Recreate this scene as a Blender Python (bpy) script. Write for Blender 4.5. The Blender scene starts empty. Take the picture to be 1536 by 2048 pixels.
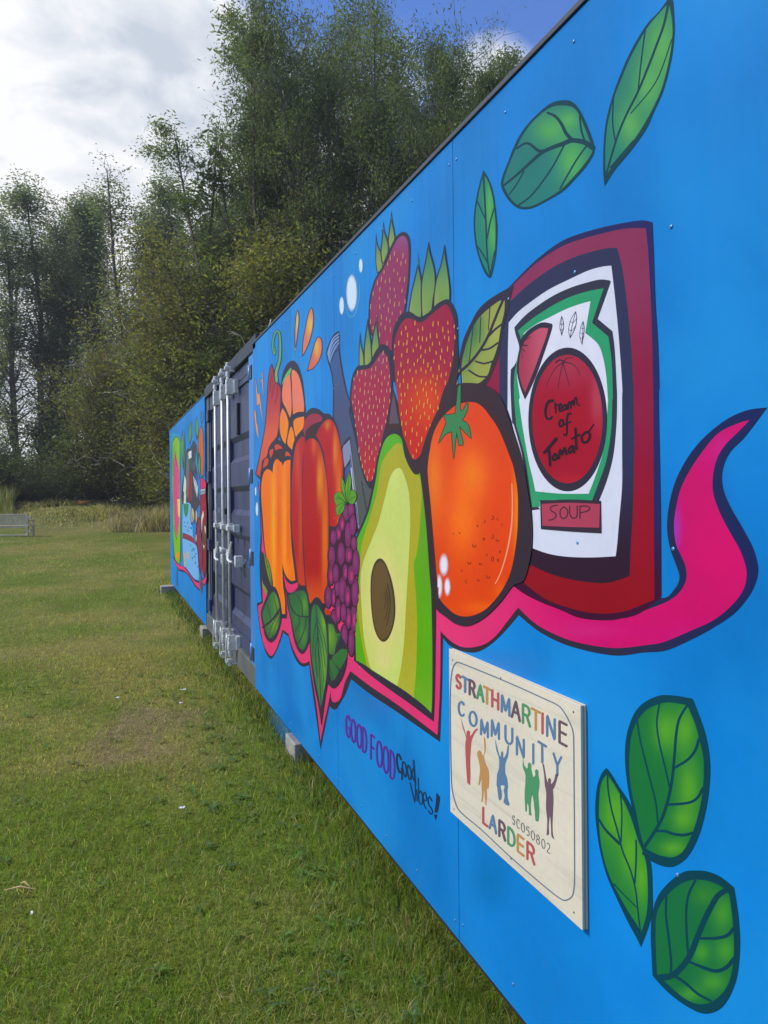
import bpy, bmesh, math, random
import numpy as np
from mathutils import Vector, Matrix
from mathutils.geometry import delaunay_2d_cdt

random.seed(7)
RNG = np.random.default_rng(7)
S = bpy.context.scene
COL = S.collection
R = math.radians

# ------------------------------------------------------------------ camera
FPX = 1450.0                       # focal length in photograph pixels (2048 high)
PX, PY = 768.0, 992.7              # principal point in photograph pixels
YAW = math.atan((PX - 207.0) / FPX)
ROLL = 0.0085
CAM = Vector((-1.0, 0.0, 1.505))
fwd = Vector((math.sin(YAW), math.cos(YAW), 0))
r0 = Vector((math.cos(YAW), -math.sin(YAW), 0)); u0 = Vector((0, 0, 1))
CR = r0 * math.cos(ROLL) - u0 * math.sin(ROLL)
CU = u0 * math.cos(ROLL) + r0 * math.sin(ROLL)
cd = bpy.data.cameras.new('camera'); cam = bpy.data.objects.new('camera', cd); COL.objects.link(cam)
cd.sensor_fit = 'VERTICAL'; cd.sensor_height = 36.0; cd.sensor_width = 27.0
cd.lens = 36.0 * FPX / 2048.0
cd.shift_y = (PY - 1024.0) / 2048.0
cd.clip_start = 0.05; cd.clip_end = 2000
m = Matrix((CR, CU, -fwd)).transposed().to_4x4(); m.translation = CAM
cam.matrix_world = m
S.camera = cam

# ------------------------------------------------------------------ light
SUN_HEAD = R(-72); SUN_EL = R(44)  # heading measured from +Y towards +X
sdir = Vector((math.sin(SUN_HEAD) * math.cos(SUN_EL), math.cos(SUN_HEAD) * math.cos(SUN_EL), math.sin(SUN_EL)))
sl = bpy.data.lights.new('sun', 'SUN'); sun = bpy.data.objects.new('sun', sl); COL.objects.link(sun)
sl.energy = 2.8; sl.angle = R(2.5); sl.color = (1.0, 0.95, 0.86)
sun.rotation_euler = sdir.to_track_quat('Z', 'Y').to_euler()
sun.location = (-20, 20, 30)

W = bpy.data.worlds.new('World'); S.world = W; W.use_nodes = True
nt = W.node_tree; nt.nodes.clear()
def N(t, **k):
    n = nt.nodes.new(t)
    for a, b in k.items(): setattr(n, a, b)
    return n
out = N('ShaderNodeOutputWorld'); bg = N('ShaderNodeBackground'); bg.inputs[1].default_value = 0.10
sky = N('ShaderNodeTexSky'); sky.sky_type = 'NISHITA'; sky.sun_disc = False
sky.sun_elevation = SUN_EL; sky.sun_rotation = SUN_HEAD
sky.air_density = 1.0; sky.dust_density = 0.3; sky.ozone_density = 3.0
tc = N('ShaderNodeTexCoord')
def vdir(px, py):
    d = (fwd + CR * ((px - PX) / FPX) + CU * ((PY - py) / FPX)); d.normalize(); return d
def link(a, b): nt.links.new(a, b)
mp = N('ShaderNodeMapping'); mp.inputs['Scale'].default_value = (1, 1, 1.8); link(tc.outputs['Generated'], mp.inputs[0])
nz = N('ShaderNodeTexNoise'); nz.inputs['Scale'].default_value = 2.6; nz.inputs['Detail'].default_value = 9; nz.inputs['Roughness'].default_value = 0.55
nz.inputs['Distortion'].default_value = 0.25
link(mp.outputs[0], nz.inputs[0])
acc = nz.outputs[0]
def blob(d, inner, outer, amt):
    global acc
    dp = N('ShaderNodeVectorMath', operation='DOT_PRODUCT'); link(tc.outputs['Generated'], dp.inputs[0]); dp.inputs[1].default_value = d
    mr = N('ShaderNodeMapRange', interpolation_type='SMOOTHSTEP')
    mr.inputs[1].default_value = math.cos(R(outer)); mr.inputs[2].default_value = math.cos(R(inner)); mr.inputs[3].default_value = 0; mr.inputs[4].default_value = amt
    link(dp.outputs['Value'], mr.inputs[0])
    ad = N('ShaderNodeMath', operation='ADD'); link(acc, ad.inputs[0]); link(mr.outputs[0], ad.inputs[1]); acc = ad.outputs[0]
blob(vdir(60, 170), 10, 18, 0.34)
blob(vdir(250, 600), 6, 26, 0.22)
blob(vdir(1000, 165), 0.3, 4.5, 0.26)
blob(vdir(800, 420), 6, 16, 0.2)
blob(vdir(900, -60), 8, 22, -0.24)
ramp = N('ShaderNodeMapRange', interpolation_type='SMOOTHSTEP'); ramp.inputs[1].default_value = 0.42; ramp.inputs[2].default_value = 0.66
link(acc, ramp.inputs[0])
nz2 = N('ShaderNodeTexNoise'); nz2.inputs['Scale'].default_value = 6.5; nz2.inputs['Detail'].default_value = 8; nz2.inputs['Roughness'].default_value = 0.55; nz2.inputs['Distortion'].default_value = 0.3
link(mp.outputs[0], nz2.inputs[0])
cr = N('ShaderNodeValToRGB')
cr.color_ramp.elements[0].position = 0.38; cr.color_ramp.elements[0].color = (4.9, 5.4, 6.2, 1)
cr.color_ramp.elements[1].position = 0.58; cr.color_ramp.elements[1].color = (8.2, 8.3, 8.5, 1)
link(nz2.outputs[0], cr.inputs[0])
tint = N('ShaderNodeMix', data_type='RGBA', blend_type='MULTIPLY'); tint.inputs[0].default_value = 1.0
link(sky.outputs[0], tint.inputs[6]); tint.inputs[7].default_value = (0.85, 1.15, 1.75, 1)
mx = N('ShaderNodeMix', data_type='RGBA')
link(ramp.outputs[0], mx.inputs[0]); link(tint.outputs[2], mx.inputs[6]); link(cr.outputs[0], mx.inputs[7])
link(mx.outputs[2], bg.inputs[0]); link(bg.outputs[0], out.inputs[0])

S.view_settings.view_transform = 'Standard'; S.view_settings.look = 'None'
S.view_settings.exposure = 0.30; S.view_settings.gamma = 1.0; S.view_settings.use_curve_mapping = False
S.render.resolution_x = 768; S.render.resolution_y = 1024
S.cycles.max_bounces = 6; S.cycles.transparent_max_bounces = 8

# ------------------------------------------------------------------ helpers
def lin(c):
    return tuple((v / 255 / 12.92) if v / 255 <= 0.04045 else ((v / 255 + 0.055) / 1.055) ** 2.4 for v in c)
PAINT_GAIN = 0.87
def pc(c):
    l = lin(c); g = 0.3 * l[0] + 0.59 * l[1] + 0.11 * l[2]; return tuple(min(0.85, max(0.003, (g + (v - g) * 1.12) * PAINT_GAIN)) for v in l)

def tag(o, label=None, cat=None, group=None, kind=None):
    if label: o['label'] = label
    if cat: o['category'] = cat
    if group: o['group'] = group
    if kind: o['kind'] = kind
    return o
def empty(name, loc=(0, 0, 0), rz=0):
    o = bpy.data.objects.new(name, None); o.location = loc; o.rotation_euler = (0, 0, rz)
    o.empty_display_size = 0.2; COL.objects.link(o); return o
def meshobj(name, verts, faces, mat, parent=None, smooth=False, col=None):
    me = bpy.data.meshes.new(name); me.from_pydata([tuple(v) for v in verts], [], [tuple(f) for f in faces]); me.update()
    if mat: me.materials.append(mat)
    if smooth:
        me.polygons.foreach_set('use_smooth', [True] * len(me.polygons))
    if col is not None:
        a = me.color_attributes.new('Col', 'FLOAT_COLOR', 'POINT'); a.data.foreach_set('color', np.asarray(col, dtype=np.float32).ravel())
    o = bpy.data.objects.new(name, me); COL.objects.link(o)
    if parent: o.parent = parent
    return o
def inst(src, name, loc=None, rot=None, scale=None, parent=None):
    o = bpy.data.objects.new(name, src.data); COL.objects.link(o)
    if loc is not None: o.location = loc
    if rot is not None: o.rotation_euler = rot
    if scale is not None: o.scale = scale
    if parent: o.parent = parent
    return o
class MB:
    """mesh builder collecting simple solids"""
    def __init__(s): s.v = []; s.f = []
    def box(s, lo, hi, bev=0.0):
        bm = bmesh.new(); bmesh.ops.create_cube(bm, size=1)
        for v in bm.verts:
            v.co = Vector([(lo[i] + hi[i]) / 2 + v.co[i] * (hi[i] - lo[i]) for i in range(3)])
        if bev: bmesh.ops.bevel(bm, geom=list(bm.edges), offset=bev, segments=2, affect='EDGES', profile=0.5)
        s.add(bm); return s
    def add(s, bm):
        bm.verts.ensure_lookup_table(); b = len(s.v)
        for i, v in enumerate(bm.verts): v.index = i
        s.v += [v.co.copy() for v in bm.verts]; s.f += [[b + v.index for v in f.verts] for f in bm.faces]; bm.free()
    def tube(s, pts, rad, n=8, cap=True):
        pts = [Vector(p) for p in pts]
        if not hasattr(rad, '__len__'): rad = [rad] * len(pts)
        b = len(s.v); up = Vector((0.31, 0.17, 1)).normalized()
        prev = None
        for i, p in enumerate(pts):
            t = (pts[min(i + 1, len(pts) - 1)] - pts[max(i - 1, 0)]).normalized()
            a = prev if prev else (up if abs(t.dot(up)) < 0.9 else Vector((1, 0, 0)))
            x = (a - t * a.dot(t)).normalized(); y = t.cross(x); prev = x
            for k in range(n):
                an = 2 * math.pi * k / n; s.v.append(p + x * (math.cos(an) * rad[i]) + y * (math.sin(an) * rad[i]))
        for i in range(len(pts) - 1):
            for k in range(n):
                s.f.append([b + i * n + k, b + i * n + (k + 1) % n, b + (i + 1) * n + (k + 1) % n, b + (i + 1) * n + k])
        if cap:
            s.f.append([b + k for k in range(n)][::-1]); s.f.append([b + (len(pts) - 1) * n + k for k in range(n)])
        return s
    def build(s, name, mat, parent=None, smooth=False): return meshobj(name, s.v, s.f, mat, parent, smooth)

def material(name, base, rough=0.6, metal=0.0, noise=None, bump=0.0, bscale=30, attr=False, spec=0.5, soft=False):
    mt = bpy.data.materials.new(name); mt.use_nodes = True; t = mt.node_tree; n = t.nodes; L = t.links
    b = n['Principled BSDF']; b.inputs['Roughness'].default_value = rough; b.inputs['Metallic'].default_value = metal
    b.inputs['Specular IOR Level'].default_value = spec
    g = n.new('ShaderNodeNewGeometry')
    if attr:
        a = n.new('ShaderNodeVertexColor'); a.layer_name = 'Col'; csock = a.outputs[0]
    else:
        c = n.new('ShaderNodeRGB'); c.outputs[0].default_value = (*base, 1); csock = c.outputs[0]
    if noise:
        for sc, amt in noise:
            z = n.new('ShaderNodeTexNoise'); z.inputs['Scale'].default_value = sc; z.inputs['Detail'].default_value = 6; L.new(g.outputs['Position'], z.inputs[0])
            mr = n.new('ShaderNodeMapRange'); mr.inputs[1].default_value = 0.3; mr.inputs[2].default_value = 0.7; mr.inputs[3].default_value = 1 - amt; mr.inputs[4].default_value = 1 + amt
            L.new(z.outputs[0], mr.inputs[0])
            mm = n.new('ShaderNodeVectorMath'); mm.operation = 'SCALE'; L.new(csock, mm.inputs[0]); L.new(mr.outputs[0], mm.inputs['Scale']); csock = mm.outputs[0]
    L.new(csock, b.inputs['Base Color'])
    if bump:
        z = n.new('ShaderNodeTexNoise'); z.inputs['Scale'].default_value = bscale; z.inputs['Detail'].default_value = 8; L.new(g.outputs['Position'], z.inputs[0])
        bp = n.new('ShaderNodeBump'); bp.inputs['Strength'].default_value = bump; bp.inputs['Distance'].default_value = 0.01; L.new(z.outputs[0], bp.inputs['Height']); L.new(bp.outputs[0], b.inputs['Normal'])
    if soft:
        tr = n.new('ShaderNodeBsdfTransparent'); ms = n.new('ShaderNodeMixShader'); L.new(a.outputs[1], ms.inputs[0]); L.new(tr.outputs[0], ms.inputs[1]); L.new(b.outputs[0], ms.inputs[2]); L.new(ms.outputs[0], n['Material Output'].inputs[0])
    return mt
def leafmat(name, trans=0.35, rough=0.55, attr=True, base=(0.05, 0.08, 0.02)):
    mt = bpy.data.materials.new(name); mt.use_nodes = True; t = mt.node_tree; n = t.nodes; L = t.links
    b = n['Principled BSDF']; b.inputs['Roughness'].default_value = rough; b.inputs['Specular IOR Level'].default_value = 0.35
    a = n.new('ShaderNodeVertexColor'); a.layer_name = 'Col'; L.new(a.outputs[0], b.inputs['Base Color'])
    tr = n.new('ShaderNodeBsdfTranslucent'); mm = n.new('ShaderNodeVectorMath'); mm.operation = 'MULTIPLY'; L.new(a.outputs[0], mm.inputs[0]); mm.inputs[1].default_value = (1.9, 2.0, 0.9); L.new(mm.outputs[0], tr.inputs[0])
    ms = n.new('ShaderNodeMixShader'); ms.inputs[0].default_value = trans; L.new(b.outputs[0], ms.inputs[1]); L.new(tr.outputs[0], ms.inputs[2]); L.new(ms.outputs[0], n['Material Output'].inputs[0])
    return mt

def wall(px, py, x=0.0):
    """point of the plane X=x seen at a photograph pixel"""
    d = fwd + CR * ((px - PX) / FPX) + CU * ((PY - py) / FPX)
    return CAM + d * ((x - CAM.x) / d.x)
def at(px, depth, z=0.0):
    p = CAM + fwd * depth + r0 * ((px - PX) / FPX * depth); p.z = z; return p

def vnoise(x, y, sc, seed=0):
    x = np.asarray(x) * sc; y = np.asarray(y) * sc
    xi = np.floor(x).astype(np.int64); yi = np.floor(y).astype(np.int64); fx = x - xi; fy = y - yi
    fx = fx * fx * (3 - 2 * fx); fy = fy * fy * (3 - 2 * fy)
    def h(a, b):
        n = (a * 374761393 + b * 668265263 + seed * 974711) & 0x7fffffff; n = ((n ^ (n >> 13)) * 1274126177) & 0x7fffffff
        return ((n ^ (n >> 16)) & 0xffff) / 65535.0
    return (h(xi, yi) * (1 - fx) + h(xi + 1, yi) * fx) * (1 - fy) + (h(xi, yi + 1) * (1 - fx) + h(xi + 1, yi + 1) * fx) * fy
def ss(a, b, v): t = np.clip((v - a) / (b - a), 0, 1); return t * t * (3 - 2 * t)

# ------------------------------------------------------------------ ground
def gz(x, y):
    x = np.asarray(x, dtype=float); y = np.asarray(y, dtype=float)
    dep = (x - CAM.x) * fwd.x + (y - CAM.y) * fwd.y
    lat = (x - CAM.x) * r0.x + (y - CAM.y) * r0.y
    rise = ss(30.5, 39, dep + 1.2 * vnoise(x, y, 0.12, 3)) * 1.25
    bumps = (vnoise(x, y, 0.5, 5) - 0.5) * 0.05 + (vnoise(x, y, 1.9, 6) - 0.5) * 0.02
    near = ss(1.0, 2.5, np.abs(x - 1.2) - 1.0 + 0 * y)
    return rise + bumps * (0.3 + 0.7 * near) + (vnoise(x, y, 0.9, 8) - .5) * 0.25 * ss(31, 36, dep)
PATCH = (-0.72, 4.85, 0.42, 0.62)
def bare(x, y):
    d = ((x - PATCH[0]) / PATCH[2]) ** 2 + ((y - PATCH[1]) / PATCH[3]) ** 2
    d = np.sqrt(d) + (vnoise(x, y, 5, 11) - 0.5) * 0.9
    k = vnoise(x, y, 11, 12) * .6 + vnoise(x, y, 26, 13) * .5
    return (1 - ss(0.55, 1.25, d)) * ss(0.25, 0.6, k)
def ground_mat():
    mt = bpy.data.materials.new('lawn_soil'); mt.use_nodes = True; t = mt.node_tree; n = t.nodes; L = t.links
    b = n['Principled BSDF']; b.inputs['Roughness'].default_value = 0.95; b.inputs['Specular IOR Level'].default_value = 0.1
    a = n.new('ShaderNodeVertexColor'); a.layer_name = 'Col'
    g = n.new('ShaderNodeNewGeometry'); cs = a.outputs[0]
    for sc, amt in ((2.2, 0.14), (14, 0.22), (70, 0.35)):
        z = n.new('ShaderNodeTexNoise'); z.inputs['Scale'].default_value = sc; z.inputs['Detail'].default_value = 6; L.new(g.outputs['Position'], z.inputs[0])
        mr = n.new('ShaderNodeMapRange'); mr.inputs[1].default_value = 0.3; mr.inputs[2].default_value = 0.7; mr.inputs[3].default_value = 1 - amt; mr.inputs[4].default_value = 1 + amt
        L.new(z.outputs[0], mr.inputs[0]); mm = n.new('ShaderNodeVectorMath'); mm.operation = 'SCALE'; L.new(cs, mm.inputs[0]); L.new(mr.outputs[0], mm.inputs['Scale']); cs = mm.outputs[0]
    L.new(cs, b.inputs['Base Color'])
    z = n.new('ShaderNodeTexNoise'); z.inputs['Scale'].default_value = 40; z.inputs['Detail'].default_value = 8; L.new(g.outputs['Position'], z.inputs[0])
    bp = n.new('ShaderNodeBump'); bp.inputs['Strength'].default_value = 0.6; bp.inputs['Distance'].default_value = 0.03; L.new(z.outputs[0], bp.inputs['Height']); L.new(bp.outputs[0], b.inputs['Normal'])
    return mt
def lawn_colour(x, y):
    """albedo of the turf at a place: greens, olive, straw"""
    n1 = vnoise(x, y, 0.9, 21); n2 = vnoise(x, y, 3.1, 22); n3 = vnoise(x, y, 0.28, 23)
    k = np.clip(0.45 * n1 + 0.35 * n2 + 0.3 * n3, 0, 1)[..., None]
    dep = (x - CAM.x) * fwd.x + (y - CAM.y) * fwd.y
    green = np.array((0.170, 0.228, 0.032)); straw = np.array((0.31, 0.28, 0.08))
    c = green * (1 - ss(0.35, 0.8, k)) + straw * ss(0.35, 0.8, k)
    dry = (ss(29.5, 34, dep) * (0.4 + 0.6 * vnoise(x, y, 0.35, 31)))[..., None]
    c = c * (1 - dry * 0.75) + np.array((0.34, 0.29, 0.15)) * dry * 0.75
    # thinner pale arc of dry clippings on the rise
    return c
rad = [0.0] + list(np.geomspace(0.3, 700, 150)); na = 240
gv = []; gf = []
for i, r_ in enumerate(rad):
    for k in range(na):
        an = 2 * math.pi * k / na; gv.append((CAM.x + r_ * math.sin(an), CAM.y + r_ * math.cos(an)))
gv = np.array(gv); zz = gz(gv[:, 0], gv[:, 1])
for i in range(len(rad) - 1):
    for k in range(na):
        k2 = (k + 1) % na
        if i == 0: gf.append((k, na + k, na + k2)) if False else gf.append((0, na + k, na + k2))
        else: gf.append((i * na + k, (i + 1) * na + k, (i + 1) * na + k2, i * na + k2))
gc = lawn_colour(gv[:, 0], gv[:, 1]) * 0.62
bb = bare(gv[:, 0], gv[:, 1])[:, None]; gc = gc * (1 - bb) + np.array((0.17, 0.135, 0.065)) * bb
gc = np.concatenate([gc, np.ones((len(gc), 1))], 1)
GR = meshobj('ground', [(a, b, c) for (a, b), c in zip(gv, zz)], gf, ground_mat(), smooth=True, col=gc)
for v in range(1): pass
tag(GR, kind='structure')

# ------------------------------------------------------------------ grass
def blades(name, pos, length, width, lean, colour, seg=2, label=None, cat='grass', mat=None, curl=0.5):
    n = len(pos); az = RNG.uniform(0, 2 * np.pi, n); az2 = RNG.uniform(0, 2 * np.pi, n)
    d = np.stack([np.cos(az), np.sin(az), np.zeros(n)], 1); s = np.stack([np.cos(az2), np.sin(az2), np.zeros(n)], 1)
    up = np.array((0, 0, 1.0))
    L_ = length[:, None]; ln = lean[:, None]
    p0 = pos; dir1 = d * np.sin(ln * 0.6) + up * np.cos(ln * 0.6); dir2 = d * np.sin(np.minimum(ln * (1 + curl), 1.75)) + up * np.cos(np.minimum(ln * (1 + curl), 1.75))
    p1 = p0 + dir1 * L_ * 0.5; p2 = p1 + dir2 * L_ * 0.5
    w = s * width[:, None] * 0.5
    if seg == 2:
        V = np.stack([p0 - w, p0 + w, p1 + w * 0.85, p1 - w * 0.85, p2], 1).reshape(-1, 3); k = 5
        base = np.arange(n)[:, None] * 5
        loops = np.concatenate([base + np.array([0, 1, 2, 3]), base + np.array([3, 2, 4])], 1).ravel()
        sizes = np.tile([4, 3], n)
    else:
        V = np.stack([p0 - w, p0 + w, p2], 1).reshape(-1, 3); k = 3
        loops = np.arange(n * 3); sizes = np.full(n, 3)
    me = bpy.data.meshes.new(name); me.vertices.add(len(V)); me.vertices.foreach_set('co', V.ravel().astype(np.float32))
    me.loops.add(len(loops)); me.loops.foreach_set('vertex_index', loops.astype(np.int32))
    me.polygons.add(len(sizes)); st = np.concatenate([[0], np.cumsum(sizes)[:-1]]); me.polygons.foreach_set('loop_start', st.astype(np.int32))
    me.update(calc_edges=True); me.validate()
    c = np.repeat(np.concatenate([colour, np.ones((n, 1))], 1), k, 0)
    a = me.color_attributes.new('Col', 'FLOAT_COLOR', 'POINT'); a.data.foreach_set('color', c.astype(np.float32).ravel())
    me.materials.append(mat); o = bpy.data.objects.new(name, me); COL.objects.link(o)
    if label: tag(o, label, cat, kind='stuff')
    else: tag(o, kind='stuff')
    return o
M_BLADE = leafmat('grass_blade', 0.42, 0.5)
def sample_lawn(n, rmin, rmax, power, a0=-52, a1=62):
    u = RNG.uniform(0, 1, n); e = 1 - power
    r_ = (rmin ** e + u * (rmax ** e - rmin ** e)) ** (1 / e)
    an = np.radians(RNG.uniform(a0, a1, n)); x = CAM.x + r_ * np.sin(an); y = CAM.y + r_ * np.cos(an)
    keep = x < 0.12
    x, y, r_ = x[keep], y[keep], r_[keep]; return x, y, r_
def vary(c, amt):
    return c * (1 + RNG.normal(0, amt, (len(c), 1))) * (1 + RNG.normal(0, amt * 0.3, c.shape))
def mklawn(name, n, rmin, rmax, power, seg, lab, Ls, ws):
    x, y, r_ = sample_lawn(n, rmin, rmax, power)
    keep = RNG.uniform(0, 1, len(x)) > bare(x, y) * 0.55
    x, y, r_ = x[keep], y[keep], r_[keep]; m_ = len(x)
    c = lawn_colour(x, y)
    dry = RNG.uniform(0, 1, m_) < (0.10 + 0.22 * vnoise(x, y, 2.0, 41) ** 2 + 0.4 * bare(x, y))
    c[dry] = np.array((0.40, 0.33, 0.14)); lush = RNG.uniform(0, 1, m_) < 0.28
    c[lush] = c[lush] * np.array((0.75, 1.05, 0.8))
    c = np.clip(vary(c, 0.22), 0.01, 0.6)
    nearwall = ss(0.45, 0.05, -x)
    L_ = RNG.uniform(*Ls, m_) * (1 + 0.6 * vnoise(x, y, 1.5, 44)) * (1 + 0.35 * nearwall) * (1 - 0.3 * bare(x, y))
    w = ws * (1 + 0.0 * r_) * RNG.uniform(0.7, 1.3, m_); w = np.maximum(w, 0.00078 * r_)
    lean = RNG.uniform(0.3, 1.25, m_) * (1 - 0.35 * nearwall)
    return blades(name, np.stack([x, y, gz(x, y) - 0.004], 1), L_, w, lean, c, seg, None, 'grass', M_BLADE)
g1 = mklawn('lawn_grass', 330000, 0.7, 7.5, 1.05, 2, None, (0.022, 0.05), 0.0026)
tag(g1, 'short mown green and straw coloured lawn grass in the foreground', 'grass')
g2 = mklawn('distant_lawn_grass', 170000, 7.0, 36, 1.15, 1, None, (0.03, 0.06), 0.0035)
tag(g2, 'short mown lawn grass stretching away towards the trees', 'grass')

# tall growth right under the painted wall
n = 3600
y = RNG.uniform(1.0, 12.5, n) ** 1.0; x = -np.abs(RNG.normal(0, 0.09, n)) + 0.05
c = np.tile(np.array((0.07, 0.12, 0.03)), (n, 1)); dry = RNG.uniform(0, 1, n) < 0.2; c[dry] = (0.28, 0.24, 0.12)
o = blades('wall_grass', np.stack([x, y, gz(x, y)], 1), RNG.uniform(0.03, 0.11, n), np.maximum(RNG.uniform(0.003, 0.006, n), 0.0009 * y), RNG.uniform(0.1, 0.8, n), vary(c, 0.2), 2, None, 'grass', M_BLADE)
tag(o, 'longer unmown grass growing along the foot of the painted wall', 'grass', kind='stuff')

# broad leaved weeds near the wall
def weeds():
    V = []; F = []; C = []
    def leaf(p, az, ln, wd, lift, c):
        d = Vector((math.cos(az), math.sin(az), 0)); s_ = Vector((-d.y, d.x, 0)); b = len(V); row = 5
        for i in range(row):
            t = i / (row - 1); h = lift * math.sin(t * 2.4) * ln; w_ = wd * math.sin(math.pi * (0.12 + 0.86 * t)) * 0.5
            q = p + d * (ln * t) + Vector((0, 0, h + 0.01))
            V.extend([q - s_ * w_ + Vector((0, 0, w_ * 0.4)), q, q + s_ * w_ + Vector((0, 0, w_ * 0.4))]); C.extend([c] * 3)
        for i in range(row - 1):
            a = b + i * 3; F.extend([(a, a + 1, a + 4, a + 3), (a + 1, a + 2, a + 5, a + 4)])
    for k in range(300):
        y_ = random.uniform(1.0, 6.5); x_ = -abs(random.gauss(0, 0.33)) - 0.01
        if k > 220: x_ = random.uniform(-2.2, -0.2)
        if bare(np.array([x_]), np.array([y_]))[0] > 0.5: continue
        p = Vector((x_, y_, float(gz(x_, y_)))); a0 = random.uniform(0, 6.3); n_ = random.randint(3, 6)
        base = random.choice([(0.13, 0.2, 0.05), (0.15, 0.21, 0.04), (0.1, 0.17, 0.06)])
        for j in range(n_):
            cc = tuple(v * random.uniform(0.75, 1.25) for v in base) + (1,)
            leaf(p, a0 + j * 6.283 / n_ + random.uniform(-.4, .4), random.uniform(0.02, 0.055), random.uniform(0.008, 0.017), random.uniform(0.1, 0.4), cc)
    o = meshobj('weeds', V, F, M_BLADE, col=C, smooth=True)
    tag(o, 'broad leaved lawn weeds and plantain scattered beside the wall', 'weeds', kind='stuff')
weeds()

# ------------------------------------------------------------------ materials
M_BLUE = material('blue_paint', (0.003, 0.185, 0.53), 0.45, noise=[(0.9, 0.16), (3.5, 0.07), (60, 0.02)], bump=0.02, bscale=220, spec=0.12)
def cloudy(mt):
    t = mt.node_tree; n = t.nodes; L = t.links; b = n['Principled BSDF']; src = b.inputs['Base Color'].links[0].from_socket; g_ = n.new('ShaderNodeNewGeometry')
    z = n.new('ShaderNodeTexNoise'); z.inputs['Scale'].default_value = 1.7; z.inputs['Detail'].default_value = 4; z.inputs['Distortion'].default_value = .6; L.new(g_.outputs['Position'], z.inputs[0])
    mr = n.new('ShaderNodeMapRange'); mr.interpolation_type = 'SMOOTHSTEP'; mr.inputs[1].default_value = .42; mr.inputs[2].default_value = .68; L.new(z.outputs[0], mr.inputs[0])
    m1 = n.new('ShaderNodeMix'); m1.data_type = 'RGBA'; m1.inputs[7].default_value = (.012, .26, .60, 1); L.new(src, m1.inputs[6]); ml = n.new('ShaderNodeMath'); ml.operation = 'MULTIPLY'; ml.inputs[1].default_value = .5; L.new(mr.outputs[0], ml.inputs[0]); L.new(ml.outputs[0], m1.inputs[0])
    sp = n.new('ShaderNodeSeparateXYZ'); L.new(g_.outputs['Position'], sp.inputs[0]); z2 = n.new('ShaderNodeTexNoise'); z2.inputs['Scale'].default_value = 34; z2.inputs['Detail'].default_value = 7; L.new(g_.outputs['Position'], z2.inputs[0])
    z3 = n.new('ShaderNodeTexNoise'); z3.inputs['Scale'].default_value = 5; L.new(g_.outputs['Position'], z3.inputs[0])
    h = n.new('ShaderNodeMapRange'); h.inputs[1].default_value = .50; h.inputs[2].default_value = .15; h.inputs[3].default_value = -.04; h.inputs[4].default_value = .16; L.new(sp.outputs[2], h.inputs[0])
    a1 = n.new('ShaderNodeMath'); L.new(h.outputs[0], a1.inputs[0]); L.new(z2.outputs[0], a1.inputs[1]); a2 = n.new('ShaderNodeMath'); a2.operation = 'MULTIPLY_ADD'; L.new(z3.outputs[0], a2.inputs[0]); a2.inputs[1].default_value = .25; L.new(a1.outputs[0], a2.inputs[2])
    m3 = n.new('ShaderNodeMapRange'); m3.inputs[1].default_value = .72; m3.inputs[2].default_value = .86; m3.inputs[4].default_value = .05; L.new(a2.outputs[0], m3.inputs[0])
    m2 = n.new('ShaderNodeMix'); m2.data_type = 'RGBA'; m2.inputs[7].default_value = (.10, .13, .12, 1); L.new(m1.outputs[2], m2.inputs[6]); L.new(m3.outputs[0], m2.inputs[0]); L.new(m2.outputs[2], b.inputs['Base Color'])
    # faint rain streaks
    mp_ = n.new('ShaderNodeMapping'); mp_.inputs['Scale'].default_value = (1, 28, .5); L.new(g_.outputs['Position'], mp_.inputs[0]); z4 = n.new('ShaderNodeTexNoise'); z4.inputs['Scale'].default_value = 1.3; z4.inputs['Detail'].default_value = 5; L.new(mp_.outputs[0], z4.inputs[0])
    r4 = n.new('ShaderNodeMapRange'); r4.inputs[1].default_value = .3; r4.inputs[2].default_value = .75; r4.inputs[3].default_value = .36; r4.inputs[4].default_value = .56; L.new(z4.outputs[0], r4.inputs[0]); L.new(r4.outputs[0], b.inputs['Roughness'])
cloudy(M_BLUE)
M_ART = material('mural_paint', None, 0.45, noise=[(4.0, 0.05), (40, 0.03)], bump=0.02, bscale=220, attr=True, spec=0.12)
M_SOFT = material('sprayed_paint', None, 0.45, attr=True, spec=0.12, soft=True)
M_NAVY = material('navy_steel', (0.038, 0.044, 0.10), 0.45, noise=[(2.0, 0.15), (30, 0.08)], bump=0.12, bscale=50)
M_DARK = material('dark_steel', (0.022, 0.025, 0.035), 0.5, noise=[(5.0, 0.2)])
M_GREYST = material('grey_steel', (0.10, 0.105, 0.10), 0.6, noise=[(4.0, 0.2)])
M_GALV = material('galvanised_steel', (0.70, 0.71, 0.70), 0.42, 0.25, noise=[(25, 0.15), (90, 0.08)])
M_CONC = material('concrete', (0.30, 0.285, 0.25), 0.95, noise=[(6, 0.15), (50, 0.15)], bump=0.5, bscale=60)
M_TRIM = material('roof_trim', (0.045, 0.05, 0.06), 0.5, noise=[(8, 0.1)])

# ------------------------------------------------------------------ container
Z0, ZT = 0.15, 2.59                # panel bottom and top
def sat(px): return wall(px, PY, 0).y
YF = sat(340); YD1 = sat(410.5); YD0 = sat(508); YN = YF - 12.19
CT = empty('shipping_container', (0, (YN + YF) / 2, 0))
tag(CT, 'long blue shipping container painted with a mural of fruit and vegetables', 'shipping container')
CX = Vector((0, (YN + YF) / 2, 0))
def local(vs): return [Vector(v) - CX for v in vs]
def cpart(mb, name, mat, smooth=False, parent=None):
    o = meshobj(name, local(mb.v), mb.f, mat, CT if parent is None else parent, smooth); return o
mb = MB(); XB = 2.46
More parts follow.
